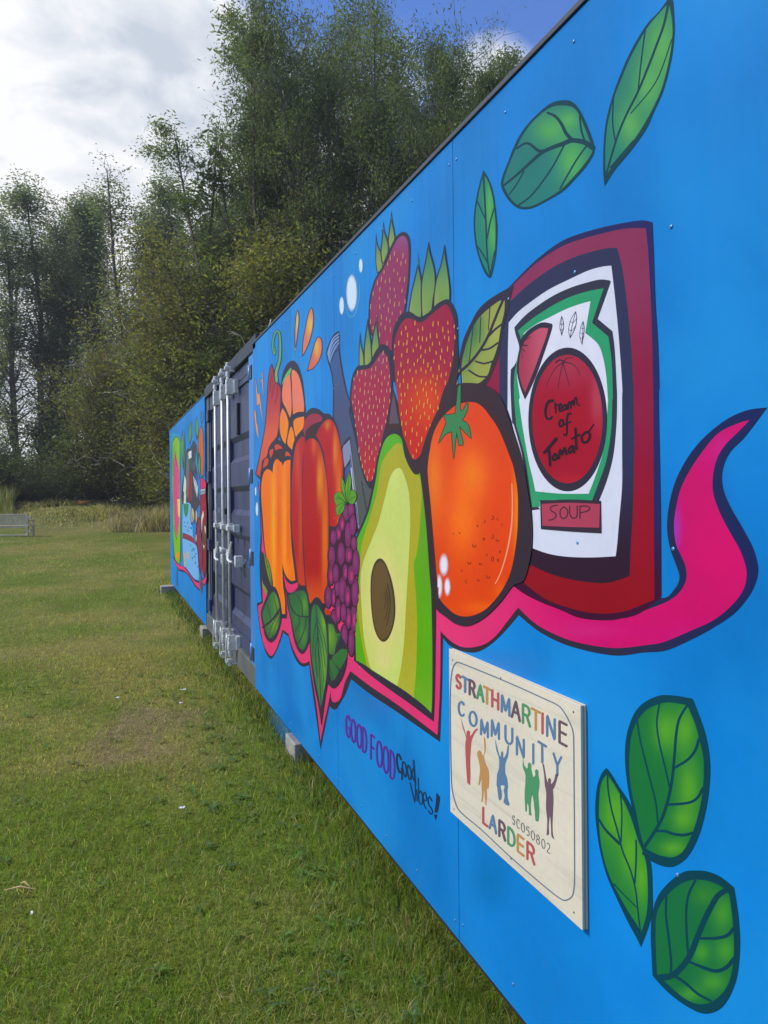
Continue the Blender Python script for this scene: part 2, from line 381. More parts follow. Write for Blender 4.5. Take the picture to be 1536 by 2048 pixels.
# body: roof with ribs, back and end walls (corrugated), floor
n_r = int((YF - YN) / 0.14); prof = []
for i in range(n_r + 1):
    yy = YN + 0.06 + (YF - YN - 0.12) * i / n_r; prof.append((yy, 0.0 if (i // 2) % 2 == 0 else -0.03))
V = []; F = []
for yy, dz in prof: V += [(0.07, yy, 2.635 + dz), (XB - 0.03, yy, 2.635 + dz)]
for i in range(len(prof) - 1): F.append((2 * i, 2 * i + 1, 2 * i + 3, 2 * i + 2))
b = len(V)
for yy, dx in prof: V += [(XB - 0.01 + dx, yy, 0.2), (XB - 0.01 + dx, yy, 2.6)]
for i in range(len(prof) - 1): F.append((b + 2 * i, b + 2 * i + 2, b + 2 * i + 3, b + 2 * i + 1))
for ye, sg in ((YN + 0.03, 1), (YF - 0.03, -1)):
    b = len(V); ne = 34
    for i in range(ne + 1):
        xx = 0.08 + (XB - 0.14) * i / ne; dd = 0.0 if (i // 2) % 2 == 0 else 0.03
        V += [(xx, ye + sg * dd, 0.2), (xx, ye + sg * dd, 2.6)]
    for i in range(ne): F.append((b + 2 * i, b + 2 * i + 2, b + 2 * i + 3, b + 2 * i + 1))
meshobj('container_shell', local([Vector(v) for v in V]), F, M_NAVY, CT)
mb = MB()
for y0, y1 in ((YN, YD0 - 0.02), (YD1 + 0.02, YF)): cpart(MB().box((0.022, y0, Z0 + 0.05), (0.06, y1, 2.60)), 'side_skin', M_NAVY)
cpart(MB().box((0.0, YD0 - 0.10, 2.55), (0.10, YD1 + 0.02, 2.655), 0.006), 'top_rail', M_DARK)
mb = MB(); mb.box((0.062, YN, 2.57), (0.12, YD0 - 0.10, 2.64)).box((0.062, YD1 + 0.02, 2.57), (0.12, YF, 2.64)); mb.box((XB - 0.08, YN, 2.57), (XB, YF, 2.65)); cpart(mb, 'roof_rail', M_NAVY)
cpart(MB().box((0.005, YD0 - 0.02, 0.13), (0.12, YD1 + 0.01, 0.29), 0.006), 'bottom_rail', M_GREYST)
mb = MB(); mb.box((0.03, YN, 0.10), (0.12, YD0 - 0.03, 0.2)).box((0.03, YD1 + 0.02, 0.10), (0.12, YF, 0.2)).box((XB - 0.1, YN, 0.10), (XB, YF, 0.22)); cpart(mb, 'floor_rail', M_DARK)
cpart(MB().box((0.12, YN + 0.05, 0.14), (XB - 0.1, YF - 0.05, 0.18)), 'floor', M_DARK)
cm = None
for cx_ in (0.062, XB - 0.17):
    for cy in (YN - 0.005, YF - 0.175):
        for cz in (0.08, 2.56):
            cpart(MB().box((cx_, cy, cz), (cx_ + 0.17, cy + 0.18, cz + 0.115), 0.008), 'corner_casting', M_DARK)
# plywood boards
seams = [YN, sat(1700) if False else 0.76, sat(911), sat(911) + 1.22, sat(911) + 2.44, YD0]
seams = [max(YN, seams[2] - 2.44), seams[2] - 1.22, seams[2], seams[3], seams[4], seams[5]]
far = [YD1, YD1 + 1.22, YD1 + 2.44, YF]
far = [v for v in far if v < YF - 0.3] + [YF]
scr = MB(); bm = bmesh.new(); bmesh.ops.create_uvsphere(bm, u_segments=8, v_segments=4, radius=1.0)
for v in bm.verts: v.co = Vector((-v.co.z * 0.0025 if v.co.z > 0 else 0.0005, v.co.x * 0.0052, v.co.y * 0.0052))
scr.add(bm)
M_SCREW = material('painted_screw', (0.10, 0.27, 0.52), 0.28, 0.4)
screw0 = None
def rows(): return [2.525, 2.015, 1.40, 0.785, 0.205]
for segs in (seams, far):
    for i in range(len(segs) - 1):
        a, c_ = segs[i] + 0.0012, segs[i + 1] - 0.0012
        pn = cpart(MB().box((0.0, a, Z0), (0.018, c_, ZT), 0.0015), 'plywood_panel', M_BLUE)
        nc = max(2, int(round((c_ - a) / 0.305)) + 1)
        for k in range(nc):
            yy = a + 0.022 + (c_ - a - 0.044) * k / (nc - 1)
            for j, z_ in enumerate(rows()):
                if segs is far and (k + j) % 2: continue
                if screw0 is None:
                    screw0 = meshobj('screw', scr.v, scr.f, M_SCREW, pn, True); so = screw0
                else: so = inst(screw0, 'screw', parent=pn)
                so.location = Vector((-0.0002, yy + random.uniform(-.006, .006), z_ + random.uniform(-.008, .008))) - CX
SCREW = screw0
mb = MB().box((-0.006, seams[0], ZT + 0.0008), (0.05, YD0, ZT + 0.016), 0.002); cpart(mb, 'edge_trim', M_TRIM)
mb = MB().box((-0.006, YD1, ZT + 0.0008), (0.05, YF, ZT + 0.016), 0.002); cpart(mb, 'edge_trim', M_TRIM)

# ---- door bay
YH = sat(497)                       # blue hinge post to this side
M_BLUE2 = material('blue_post_paint', (0.03, 0.20, 0.55), 0.4, noise=[(2.0, 0.12)], spec=0.5)
cpart(MB().box((0.012, YD0 + 0.002, Z0), (0.10, YH + 0.02, 2.55), 0.004), 'hinge_post', M_BLUE2)
YJ = YD1 - 0.16
cpart(MB().box((0.02, YJ, 0.29), (0.12, YD1 - 0.002, 2.55), 0.004), 'jamb_post', M_GREYST)
YM = (YH + YJ) / 2
def leaf_mesh(y0, y1):
    # horizontal trapezoid grooves pressed into the sheet
    zs = []; zb, zt = 0.30, 2.54
    prof = [(zb, 0.045), (0.46, 0.045)]
    gro = [(0.50, 0.76), (0.96, 1.20), (1.36, 1.60), (1.80, 2.02)]
    for g0, g1_ in gro: prof += [(g0, 0.045), (g0 + 0.045, 0.072), (g1_ - 0.045, 0.072), (g1_, 0.045)]
    prof += [(zt, 0.045)]
    prof = sorted(set(prof)); V = []; F = []
    for z_, x_ in prof: V += [(x_, y0 + 0.05, z_), (x_, y1 - 0.05, z_)]
    for i in range(len(prof) - 1): F.append((2 * i, 2 * i + 2, 2 * i + 3, 2 * i + 1))
    return V, F
for y0, y1 in ((YH + 0.025, YM - 0.004), (YM + 0.004, YJ - 0.005)):
    V, F = leaf_mesh(y0, y1); dl = meshobj('door_leaf', local([Vector(v) for v in V]), F, M_NAVY, CT)
    mb = MB(); mb.box((0.03, y0, 0.30), (0.075, y0 + 0.055, 2.54), 0.003).box((0.03, y1 - 0.055, 0.30), (0.075, y1, 2.54), 0.003)
    mb.box((0.031, y0 + 0.055, 0.30), (0.075, y1 - 0.055, 0.40)).box((0.031, y0 + 0.055, 2.40), (0.075, y1 - 0.055, 2.54))
    cpart(mb, 'door_frame', M_NAVY, parent=dl)
    mb = MB(); mb.box((0.018, y0 - 0.012, 0.295), (0.03, y0 + 0.012, 2.545)); cpart(mb, 'door_seal', M_DARK, parent=dl)
cpart(MB().box((0.028, YH + 0.10, 2.445), (0.0305, YM - 0.1, 2.455)), 'header_bead', M_DARK)
# hinges: dark pockets in the hinge post, blue barrels
for z_ in (2.42, 1.66, 1.06, 0.36):
    cpart(MB().box((0.006, YH - 0.11, z_ - 0.05), (0.0118, YH - 0.03, z_ + 0.05), 0.001), 'hinge_pocket', M_DARK)
    cpart(MB().tube([(0.02, YH + 0.012, z_ - 0.065), (0.02, YH + 0.012, z_ + 0.065)], 0.016, 10), 'hinge', M_BLUE2, True)
for z_ in (2.35, 1.72, 1.02, 0.40):
    cpart(MB().box((0.004, YJ - 0.06, z_ - 0.06), (0.032, YJ + 0.08, z_ + 0.06), 0.006), 'hinge', M_NAVY)
# locking bars
for k, px in enumerate((432.0, 445.6, 457.6)):
    yb = wall(px, PY, -0.045).y
    bar = cpart(MB().tube([(-0.045, yb, 0.20), (-0.045, yb, 2.53)], 0.0125, 14), 'locking_bar', M_GALV, True)
    for zc, s_ in ((2.565, 1), (0.175, -1)):
        mb = MB()
        mb.tube([(-0.045, yb, zc - s_ * 0.075), (-0.045, yb, zc - s_ * 0.07), (-0.045, yb, zc - s_ * 0.035), (-0.045, yb, zc - s_ * 0.03)], [0.0126, 0.019, 0.019, 0.0126], 12)
        mb.box((-0.072, yb - 0.022, zc - 0.014), (-0.02, yb + 0.022, zc + 0.014), 0.005)
        mb.box((-0.03, yb - 0.03, zc - 0.03), (0.01, yb + 0.012, zc - 0.018), 0.003)
        mb.tube([(-0.05, yb + 0.01, zc + s_ * 0.014), (-0.045, yb, zc + s_ * 0.045)], 0.014, 10)
        cpart(mb, 'bar_cam', M_GALV, True if False else False, parent=bar)
    for zc in (2.41, 0.32):
        mb = MB().box((-0.064, yb - 0.030, zc - 0.065), (-0.0, yb + 0.020, zc + 0.065), 0.006)
        mb.box((-0.005, yb - 0.062, zc - 0.055), (0.031, yb + 0.022, zc + 0.055), 0.003)
        for q in (-0.05, 0, 0.05):
            bm = bmesh.new(); bmesh.ops.create_uvsphere(bm, u_segments=8, v_segments=5, radius=0.008)
            for v in bm.verts: v.co += Vector((-0.055, yb - 0.03, zc + q * .8))
            mb.add(bm)
        cpart(mb, 'bar_bracket', M_GALV, parent=bar)
    mb = MB().box((-0.068, yb - 0.05, 1.235), (0.03, yb + 0.028, 1.275), 0.006); mb.box((-0.02, yb - 0.075, 1.225), (0.031, yb - 0.04, 1.285), 0.004); cpart(mb, 'bar_guide', M_GALV, parent=bar)
    # handle hub and handle
    zc = 1.0 + 0.02 * k
    mb = MB().tube([(-0.045, yb, zc - 0.04), (-0.045, yb, zc + 0.04)], 0.025, 10)
    mb.box((-0.07, yb - 0.06, zc - 0.014), (-0.05, yb + 0.01, zc + 0.014), 0.004)
    mb.tube([(-0.06, yb - 0.05, zc), (-0.075, yb - 0.11, zc - 0.03), (-0.07, yb - 0.16, zc - 0.045), (-0.06, yb - 0.24, zc - 0.04)], 0.010, 8)
    mb.tube([(-0.06, yb - 0.10, zc + 0.015), (-0.055, yb - 0.12, zc + 0.07), (-0.05, yb - 0.13, zc + 0.11)], 0.009, 8)
    mb.box((-0.03, yb - 0.2, zc - 0.09), (0.031, yb - 0.14, zc + 0.0), 0.004)
    if k == 1: mb = MB().box((-0.07, yb - 0.04, zc + 0.02), (-0.02, yb + 0.04, zc + 0.05), 0.006).tube([(-0.05, yb, zc + 0.03), (-0.05, yb + 0.14, zc + 0.05)], 0.009, 8)
    cpart(mb, 'bar_handle', M_GALV, parent=bar)
    # bent rod at the foot
    mb = MB().tube([(-0.075, yb - 0.02, 0.40), (-0.08, yb - 0.05, 0.36), (-0.08, yb - 0.0, 0.24), (-0.078, yb + 0.01, 0.17), (-0.07, yb - 0.02, 0.14)], 0.007, 7)
    cpart(mb, 'bar_rod', M_GALV, True, parent=bar)
cpart(MB().box((-0.03, wall(449, PY, 0).y - 0.07, 1.36), (0.031, wall(449, PY, 0).y + 0.06, 1.41), 0.004), 'lock_box', M_DARK)
cpart(MB().box((0.02, wall(469, PY, 0).y - 0.03, 2.02), (0.05, wall(469, PY, 0).y + 0.03, 2.28), 0.006), 'door_vent', M_DARK)

# concrete blocks
blk = MB().box((-0.22, -0.11, 0), (0.22, 0.11, 0.14), 0.008)
for nm, x_, y_, lab, h in (('concrete_block', 0.05, wall(343, 1180, 0).y - 0.05, 'pale concrete block sticking out under the far corner of the container', 0.145),
                        ('concrete_block', 0.19, wall(409, 1262, 0).y + 0.06, 'concrete block under the container next to the door bay', 0.12),
                        ('concrete_block', 0.212, wall(582, 1475, 0).y, 'rough concrete block half buried in grass under the near part of the container', 0.125)):
    o = meshobj(nm, blk.v, blk.f, M_CONC); o.location = (x_, y_, -0.02 if h > .13 else -0.03); tag(o, lab, 'concrete block', 'blocks carrying the container')
# ------------------------------------------------------------------ painted mural
CROPS = dict(A=(490, 600, 5.852), B=(490, 880, 5.852), C=(500, 1100, 5.12), D=(640, 420, 5.12), E=(680, 760, 5.389),
             F=(640, 1100, 5.121), G=(840, 560, 5.12), H=(840, 860, 4.654), I=(980, 420, 4.267), J=(1000, 800, 4.097),
             K=(1180, 780, 3.792), L=(930, 0, 3.268), M=(880, 1290, 4.955), N=(880, 1560, 4.955), O=(1170, 1370, 3.864),
             P=(1250, 1700, 5.371), Q=(670, 1400, 6.4), X=(330, 820, 11.38), Y=(330, 980, 7.877), Z=(0, 0, 1.0))
def T(s):
    """'A 10 20 30 40* / B 5 6' -> photograph points; * marks a corner"""
    res = []
    for chunk in s.split('/'):
        tk = chunk.split(); ox, oy, sc = CROPS[tk[0]]; tk = tk[1:]
        for i in range(0, len(tk), 2):
            cor = tk[i + 1].endswith('*'); res.append((ox + float(tk[i]) / sc, oy + float(tk[i + 1].rstrip('*')) / sc, cor))
    return res
def smooth(pts, closed=True, step=6):
    """Catmull-Rom through the points, sharp at marked corners"""
    P = [np.array(p[:2], float) for p in pts]; Cn = [len(p) > 2 and bool(p[2]) for p in pts]; n = len(P); outp = []
    rng = range(n) if closed else range(n - 1)
    for i in rng:
        p1, p2 = P[i], P[(i + 1) % n]
        p0 = P[i - 1] if (closed or i > 0) else p1; p3 = P[(i + 2) % n] if (closed or i + 2 < n) else p2
        if Cn[i]: p0 = p1
        if Cn[(i + 1) % n]: p3 = p2
        d = np.hypot(*(p2 - p1)); k = max(1, min(14, int(d / step) + 1))
        for j in range(k):
            t = j / k; t2 = t * t; t3 = t2 * t
            outp.append(0.5 * ((2 * p1) + (p2 - p0) * t + (2 * p0 - 5 * p1 + 4 * p2 - p3) * t2 + (3 * p1 - 3 * p2 - p0 + p3) * t3))
    if not closed: outp.append(P[-1])
    return [tuple(v) for v in outp]
def ell(cx, cy, rx, ry, n=26, rot=0.0):
    return [(cx + rx * math.cos(a) * math.cos(rot) - ry * math.sin(a) * math.sin(rot), cy + rx * math.cos(a) * math.sin(rot) + ry * math.sin(a) * math.cos(rot)) for a in [2 * math.pi * k / n for k in range(n)]]
def E_(crop, cx, cy, rx, ry, n=26, rot=0.0):
    ox, oy, sc = CROPS[crop]; return ell(ox + cx / sc, oy + cy / sc, rx / sc, ry / sc, n, rot)
def inset(poly, d, shift=(0, 0)):
    n = len(poly); P = [np.array(p[:2]) for p in poly]
    ar = sum(P[i][0] * P[(i + 1) % n][1] - P[(i + 1) % n][0] * P[i][1] for i in range(n)); sg = 1 if ar > 0 else -1
    o = []
    for i in range(n):
        a, b, c = P[i - 1], P[i], P[(i + 1) % n]; t1 = b - a; t2 = c - b
        t1 = t1 / (np.hypot(*t1) + 1e-9); t2 = t2 / (np.hypot(*t2) + 1e-9)
        nn = np.array((-(t1[1] + t2[1]), t1[0] + t2[0])) * sg; l_ = np.hypot(*nn)
        if l_ < 1e-6: nn = np.array((-t1[1], t1[0])) * sg; l_ = 1
        nn = nn / l_; k = min(2.0, 1 / max(0.3, l_ / 2))
        o.append(tuple(b + nn * d * k + np.array(shift)))
    return o
class Rib(list):
    parts = None
def rib(pts, w, w1=None, wm=None, step=4):
    """outline polygon of a brush stroke; w start width, w1 end width, wm middle width"""
    P = [np.array(p) for p in smooth(pts, False, step)]; n = len(P); w1 = w if w1 is None else w1
    def wd(t):
        if wm is None: return (w + (w1 - w) * t) / 2
        return ((w + (wm - w) * t * 2) if t < .5 else (wm + (w1 - wm) * (t * 2 - 1))) / 2
    Lf = []; Rt = []
    for i in range(n):
        t = P[min(i + 1, n - 1)] - P[max(i - 1, 0)]; t = t / (np.hypot(*t) + 1e-9); nn = np.array((-t[1], t[0])); h = wd(i / max(1, n - 1))
        Lf.append(tuple(P[i] + nn * h)); Rt.append(tuple(P[i] - nn * h))
    t = P[-1] - P[-2]; a = math.atan2(t[1], t[0]); h = wd(1)
    cap1 = [tuple(P[-1] + np.array((math.cos(a + q), math.sin(a + q))) * h) for q in (1.0, 0.35, -0.35, -1.0)]
    t = P[0] - P[1]; a = math.atan2(t[1], t[0]); h = wd(0)
    cap0 = [tuple(P[0] + np.array((math.cos(a + q), math.sin(a + q))) * h) for q in (1.0, 0.35, -0.35, -1.0)]
    r_ = Rib(Lf + cap1 + Rt[::-1] + cap0)
    r_.parts = [[Lf[i], Lf[i + 1], Rt[i + 1], Rt[i]] for i in range(n - 1)] + [[Lf[-1]] + cap1 + [Rt[-1]], [Rt[0]] + cap0 + [Lf[0]]]
    return r_
def mixc(a, b, t): return tuple(a[i] + (b[i] - a[i]) * t for i in range(3))
def colf(base, *mods):
    """paint colour (sRGB as the paint looks) at a place on the wall: ('L',x0,y0,x1,y1,c) linear wash, ('B',x,y,rx,ry,c,strength) sprayed spot"""
    def f(x, y):
        c = base
        for md in mods:
            if md[0] == 'L':
                _, x0, y0, x1, y1, c2 = md; t = ((x - x0) * (x1 - x0) + (y - y0) * (y1 - y0)) / ((x1 - x0) ** 2 + (y1 - y0) ** 2); t = min(1, max(0, t)); t = t * t * (3 - 2 * t); c = mixc(c, c2, t)
            elif md[0] == 'B':
                _, cx, cy, rx, ry, c2, s = md; d = ((x - cx) / rx) ** 2 + ((y - cy) / ry) ** 2; c = mixc(c, c2, s * math.exp(-d * 1.2))
        return c
    return f
def inpoly(q, bb_, x, y):
    if x < bb_[0] or x > bb_[1] or y < bb_[2] or y > bb_[3]: return False
    c = False; n_ = len(q)
    for i in range(n_):
        x1, y1 = q[i]; x2, y2 = q[(i + 1) % n_]
        if (y1 > y) != (y2 > y) and x < (x2 - x1) * (y - y1) / (y2 - y1) + x1: c = not c
    return c
STEP = 0.00004
class Fig:
    """one painted thing of the mural: layers of flat paint on the wall plane, all one mesh"""
    def __init__(s, name, level, origin_x=0.0, label=None):
        s.name = name; s.k = level; s.v = []; s.f = []; s.c = []; s.ox = origin_x; s.label = label
    def lay(s, polys, colour, grid=None, alpha=None):
        if polys and not isinstance(polys[0], list): polys = [polys]
        strokes = any(isinstance(q, Rib) for q in polys); ex = []
        for q in polys: ex += q.parts if isinstance(q, Rib) else [q]
        polys = [[(p[0], p[1]) for p in q] for q in ex if len(q) > 2]
        x = s.ox - 0.0003 - STEP * s.k; s.k += 1
        boxes = [(q, (min(p[0] for p in q), max(p[0] for p in q), min(p[1] for p in q), max(p[1] for p in q))) for q in polys] if strokes else None
        vs = []; fs = []
        for q in polys:
            b = len(vs); vs += [Vector(p) for p in q]; fs.append(list(range(b, b + len(q))))
        f = colour if callable(colour) else None
        if grid:
            for q in polys:
                xs = [p[0] for p in q]; ys = [p[1] for p in q]
                for gx in np.arange(min(xs) + grid / 2, max(xs), grid):
                    for gy in np.arange(min(ys) + grid / 2, max(ys), grid): vs.append(Vector((float(gx), float(gy))))
        r = delaunay_2d_cdt(vs, [], fs, 1, 1e-4)
        b = len(s.v)
        for p in r[0]:
            s.v.append(wall(p.x, p.y, x)); cc = f(p.x, p.y) if f else colour
            s.c.append((*pc(cc), alpha(p.x, p.y) if alpha else 1.0))
        for t in r[2]:
            if strokes:                             # keep the counters of letters open
                mx_ = sum(r[0][i].x for i in t) / 3; my_ = sum(r[0][i].y for i in t) / 3
                if not any(inpoly(q, bb_, mx_, my_) for q, bb_ in boxes): continue
            a, c_, d = [s.v[b + i] for i in t]
            nrm = (c_ - a).cross(d - a)
            if nrm.length < 1e-10: continue
            s.f.append([b + i for i in (t if nrm.x < 0 else t[::-1])])
        return s
    def done(s, parent=None, mat=None, off=None):
        par = parent or CT; o = meshobj(s.name, [Vector(v) - (CX if off is None else off) for v in s.v], s.f, mat or M_ART, par, col=s.c)
        if s.label: o['label'] = s.label
        return o
BK = (38, 40, 58); BKL = (52, 44, 62); BKR = (16, 42, 82)
def bk(x, y):                      # outline paint: navy black, lens veil painted in towards the left, browner in the middle
    t = min(1, max(0, (x - 1150) / 350)); c = mixc((50, 45, 60), (28, 38, 84), t)
    u = math.exp(-((x - 930) / 130) ** 2 - ((y - 950) / 260) ** 2); return mixc(c, (62, 38, 36), u)

# --- spray-can mist: soft lighter and darker clouds in the blue
def alf(cx, cy, rx, ry, a):
    return lambda x, y: a * max(0.0, 1 - math.hypot((x - cx) / rx, (y - cy) / ry)) ** 1.3
for cx, cy, rx, ry, c, a in ((850, 560, 110, 120, (90, 165, 235), .35), (1090, 250, 90, 110, (70, 160, 225), .4), (1000, 470, 110, 60, (80, 170, 240), .25),
                             (980, 1580 + 180, 60, 90, (30, 140, 190), .35), (1000, 1335, 120, 50, (85, 150, 215), .5), (760, 1400, 90, 60, (80, 150, 215), .4),
                             (570, 1450, 40, 90, (40, 140, 215), .4), (1420, 1000, 60, 130, (60, 120, 210), .3)):
    F_ = Fig('sprayed_patch', 0); F_.lay(ell(cx, cy, rx, ry, 36), c, 14, alf(cx, cy, rx, ry, a)); F_.done(mat=M_SOFT)
BL = 9
def leaf_fig(outer, inner=None, d=4, shift=(0, 0), veins=(), base=(55, 130, 75), hi=(95, 165, 75), spots=(), line=None, grid=8, name='painted_leaf', lvl=BL, dark=(14, 62, 70), halo=True):
    g = Fig(name, lvl); o = smooth(T(outer)); line = line or dark
    if halo:
        pass
    g.lay(o, dark); inn = smooth(T(inner)) if inner else inset(o, d, shift)
    mods = []
    for sx in spots:
        ox, oy, sc = CROPS[sx[0]]; mods.append(('B', ox + sx[1] / sc, oy + sx[2] / sc, sx[3] / sc, sx[4] / sc, sx[5] if len(sx) > 5 else hi, 0.95))
    g.lay(inn, colf(base, *mods), grid)
    vs = []
    for vv in veins:
        w = vv[1]; w1 = vv[2] if len(vv) > 2 else w; vs.append(rib(T(vv[0]), w, w1))
    if vs: g.lay(vs, line)
    return g.done()
# three leaves at the top
leaf_fig('L 1335 -20* 1358 0 1367 110 1370 210 1350 380 1300 580 1240 720 1180 850 1080 990 980 1110 912 1217* 903 1120 905 950 920 800 960 640 1010 500 1080 340 1180 170 1270 70',
         'L 1332 20* 1350 110 1356 220 1335 380 1288 570 1220 722 1150 845 1060 975 975 1070 925 1145* 917 1080 920 930 935 800 975 640 1025 510 1090 360 1190 185 1275 80',
         veins=[('L 1330 20 1300 160 1250 300 1200 430 1130 600 1050 760 990 910 920 1150', 5, 4), ('L 1180 185 1155 370 1130 600', 3), ('L 972 615 965 800 985 935', 3), ('L 1352 255 1250 530 1085 740', 2.4), ('L 1100 920 1010 1025 950 1095', 3)],
         base=(50, 122, 105), hi=(100, 168, 92), spots=[('L', 1290, 300, 130, 260), ('L', 1200, 560, 110, 200), ('L', 1080, 820, 90, 160)])
leaf_fig('L 640 655 700 665 750 720 790 800 830 900 845 960 840 1010 790 1090 720 1170 640 1250 540 1310 440 1360 370 1367 320 1345 270 1290 235 1215 245 1150 280 1060 310 980 360 880 420 800 500 720 570 670',
         'L 650 690 700 700 740 740 780 830 815 920 832 965 825 1005 770 1085 700 1165 625 1240 530 1300 440 1345 370 1350 310 1310 255 1215 262 1150 295 1060 330 980 375 890 435 805 510 735 580 695',
         veins=[('L 835 965 780 930 700 918 640 940 570 965 500 1000 420 1070 330 1150 250 1215', 11, 4), ('L 540 738 590 760 630 810 660 870 700 915', 5, 8), ('L 340 970 390 938 430 945 480 985 530 985', 4, 7), ('L 385 1120 340 1200 290 1270', 3), ('L 650 945 560 1110 440 1270 345 1345', 3.5), ('L 800 945 720 1060 620 1235', 3.5), ('L 750 760 760 850 785 930', 4)],
         base=(48, 118, 110), hi=(92, 165, 90), spots=[('L', 560, 850, 130, 110), ('L', 700, 1050, 110, 180), ('L', 680, 780, 80, 70)])
leaf_fig('L 120 1112* 155 1170 185 1260 205 1400 213 1500 205 1650 185 1760 165 1817 130 1785 95 1700 68 1600 56 1480 60 1380 80 1260 100 1180',
         'L 122 1140* 150 1185 178 1280 195 1400 200 1500 195 1650 178 1750 165 1800 140 1770 105 1690 80 1600 68 1480 72 1380 90 1270 108 1190',
         veins=[('L 120 1135 128 1280 135 1420 142 1600 150 1720 165 1800', 4, 3), ('L 78 1310 105 1370 132 1430', 3), ('L 192 1360 165 1450 145 1560', 3), ('L 72 1600 110 1650 150 1720', 3), ('L 195 1640 178 1720 165 1795', 2.5)],
         base=(50, 125, 105), hi=(98, 172, 85), spots=[('L', 160, 1350, 30, 180), ('L', 180, 1550, 25, 130)])
# lower right leaves
DG = (10, 66, 78)
leaf_fig('O 165 640* 200 680 260 780 330 885 390 1010 440 1180 490 1300 515 1420 522 1600 520 1760 480 1900 432 2025* 390 1940 330 1830 240 1640 170 1480 120 1300 90 1120 78 960 90 800 125 690',
         'O 170 695 200 730 255 820 310 920 360 1040 410 1200 455 1310 478 1420 486 1600 478 1750 455 1850 432 1910* 400 1850 340 1760 250 1600 180 1450 135 1290 112 1120 108 950 118 800 140 730',
         veins=[('O 175 700 178 800 205 960 255 1140 290 1280 350 1430 390 1580 410 1750 430 1930', 3.5, 3), ('O 275 850 285 1000 278 1210', 3), ('O 110 1040 160 1120 265 1225', 4, 6), ('O 395 1200 395 1350 385 1530', 3.5), ('O 225 1540 300 1620 400 1720', 2.5)],
         base=(50, 125, 65), hi=(98, 165, 60), spots=[('O', 230, 1000, 110, 260), ('O', 350, 1300, 90, 240), ('O', 440, 1500, 60, 200)], dark=DG, name='painted_leaf', lvl=BL)
leaf_fig('O 560 85 640 78 720 85 830 105* 880 230 930 380 960 540 966 700 945 900 905 1080 850 1230 780 1340 700 1395 640 1405 560 1385 500 1350 455 1300 400 1150 370 980 335 820 312 640 310 480 330 350 380 220 450 140',
         'O 570 148 640 135 700 140 790 155* 830 250 860 330 885 430 912 540 918 680 905 850 870 1020 820 1170 760 1280 700 1325 630 1332 560 1310 480 1270 455 1240 425 1130 395 980 360 820 342 640 348 480 365 370 410 270 480 190',
         veins=[('O 790 155 730 260 705 380 690 560 670 750 630 930 570 1080 450 1265', 5, 7), ('O 575 150 555 290 575 450 620 640 655 800', 3.5), ('O 403 280 430 440 490 680 545 900 562 1060', 3.5), ('O 880 420 850 510 790 580 690 640', 6, 5), ('O 910 800 870 870 800 910 640 925', 6, 5), ('O 830 1145 760 1160 680 1150 620 1130 550 1128', 6, 5), ('O 455 1300 560 1330 640 1345', 8)],
         base=(40, 112, 62), hi=(95, 160, 62), spots=[('O', 770, 350, 100, 190), ('O', 620, 350, 110, 180), ('O', 800, 800, 100, 260), ('O', 680, 1260, 120, 70), ('O', 760, 1040, 100, 100)], dark=DG, name='painted_leaf', lvl=BL + 5)
leaf_fig('P 620 240 780 220 900 235 1030 290 1170 400* 1200 580 1225 780 1235 1050 1205 1350 1130 1560 1040 1690 930 1748 820 1752 700 1700 560 1610 430 1500 295 1350* 285 1130 275 900 290 700 340 520 450 370',
         'P 720 322 830 322 930 345 1030 390 1100 450 1120 480* 1150 700 1168 950 1165 1180 1130 1380 1060 1520 950 1620 850 1655 740 1645 620 1580 500 1480 420 1405 345 1330* 335 1150 328 900 335 720 380 590 460 480 590 370',
         veins=[('P 1110 420 1000 490 920 620 850 760 780 930 700 1130 600 1270 500 1350 380 1370', 11, 13), ('P 755 330 690 460 660 620 660 850 680 1130', 5, 5), ('P 445 490 440 700 470 950 495 1200 490 1330', 4.5, 5), ('P 1160 850 1110 910 1000 945 810 950', 8, 5), ('P 1170 1170 1090 1260 980 1300 860 1270 700 1205', 9, 5), ('P 540 1355 650 1430 790 1550 920 1620', 6, 5)],
         base=(38, 108, 66), hi=(78, 150, 62), spots=[('P', 1050, 680, 130, 200), ('P', 850, 480, 160, 130, (62, 128, 60)), ('P', 1080, 1080, 120, 160), ('P', 950, 1420, 160, 120), ('P', 700, 1550, 140, 80), ('P', 820, 1100, 100, 120)], dark=DG, name='painted_leaf', lvl=BL)

# --- pink banner that runs under everything and curls up as a flame at the right
g = Fig('painted_banner', BL)
g.lay(smooth(T('B 120 400* / Z 517 975 520 1040 521 1070 519 1120 520 1160 523 1203* 514 1206* 515 1222 520 1262 528 1295 534 1310 542 1318 551 1306 560 1285 566 1265* 577 1273* 583 1298 593 1322 605 1333 618 1330* 623 1370 633 1440 641 1500* 650 1455 659 1412* 665 1418 673 1418 684 1400 691 1388 702 1358* 740 1388 800 1428 880 1484* 884 1380 886 1276* 898 1290 915 1299 940 1305 960 1302 985 1286 1010 1262 1037 1230* 1075 1261 1120 1285 1160 1298 1200 1307 1240 1311 1285 1305 1330 1301 1380 1280 1430 1253 1470 1225 1499 1190 1512 1162 1516 1135 1506 1096 1484 1054 1460 1012 1445 972 1446 936 1461 903 1491 872 1534 815* 1500 819 1467 831 1437 850 1403 880 1374 917 1351 962 1338 1010 1334 1055 1340 1096 1352 1130 1359 1155 1349 1178 1323 1196 1260 1170* 1150 1150 900 1120 700 1150 560 1080 530 1000')), bk, 30)
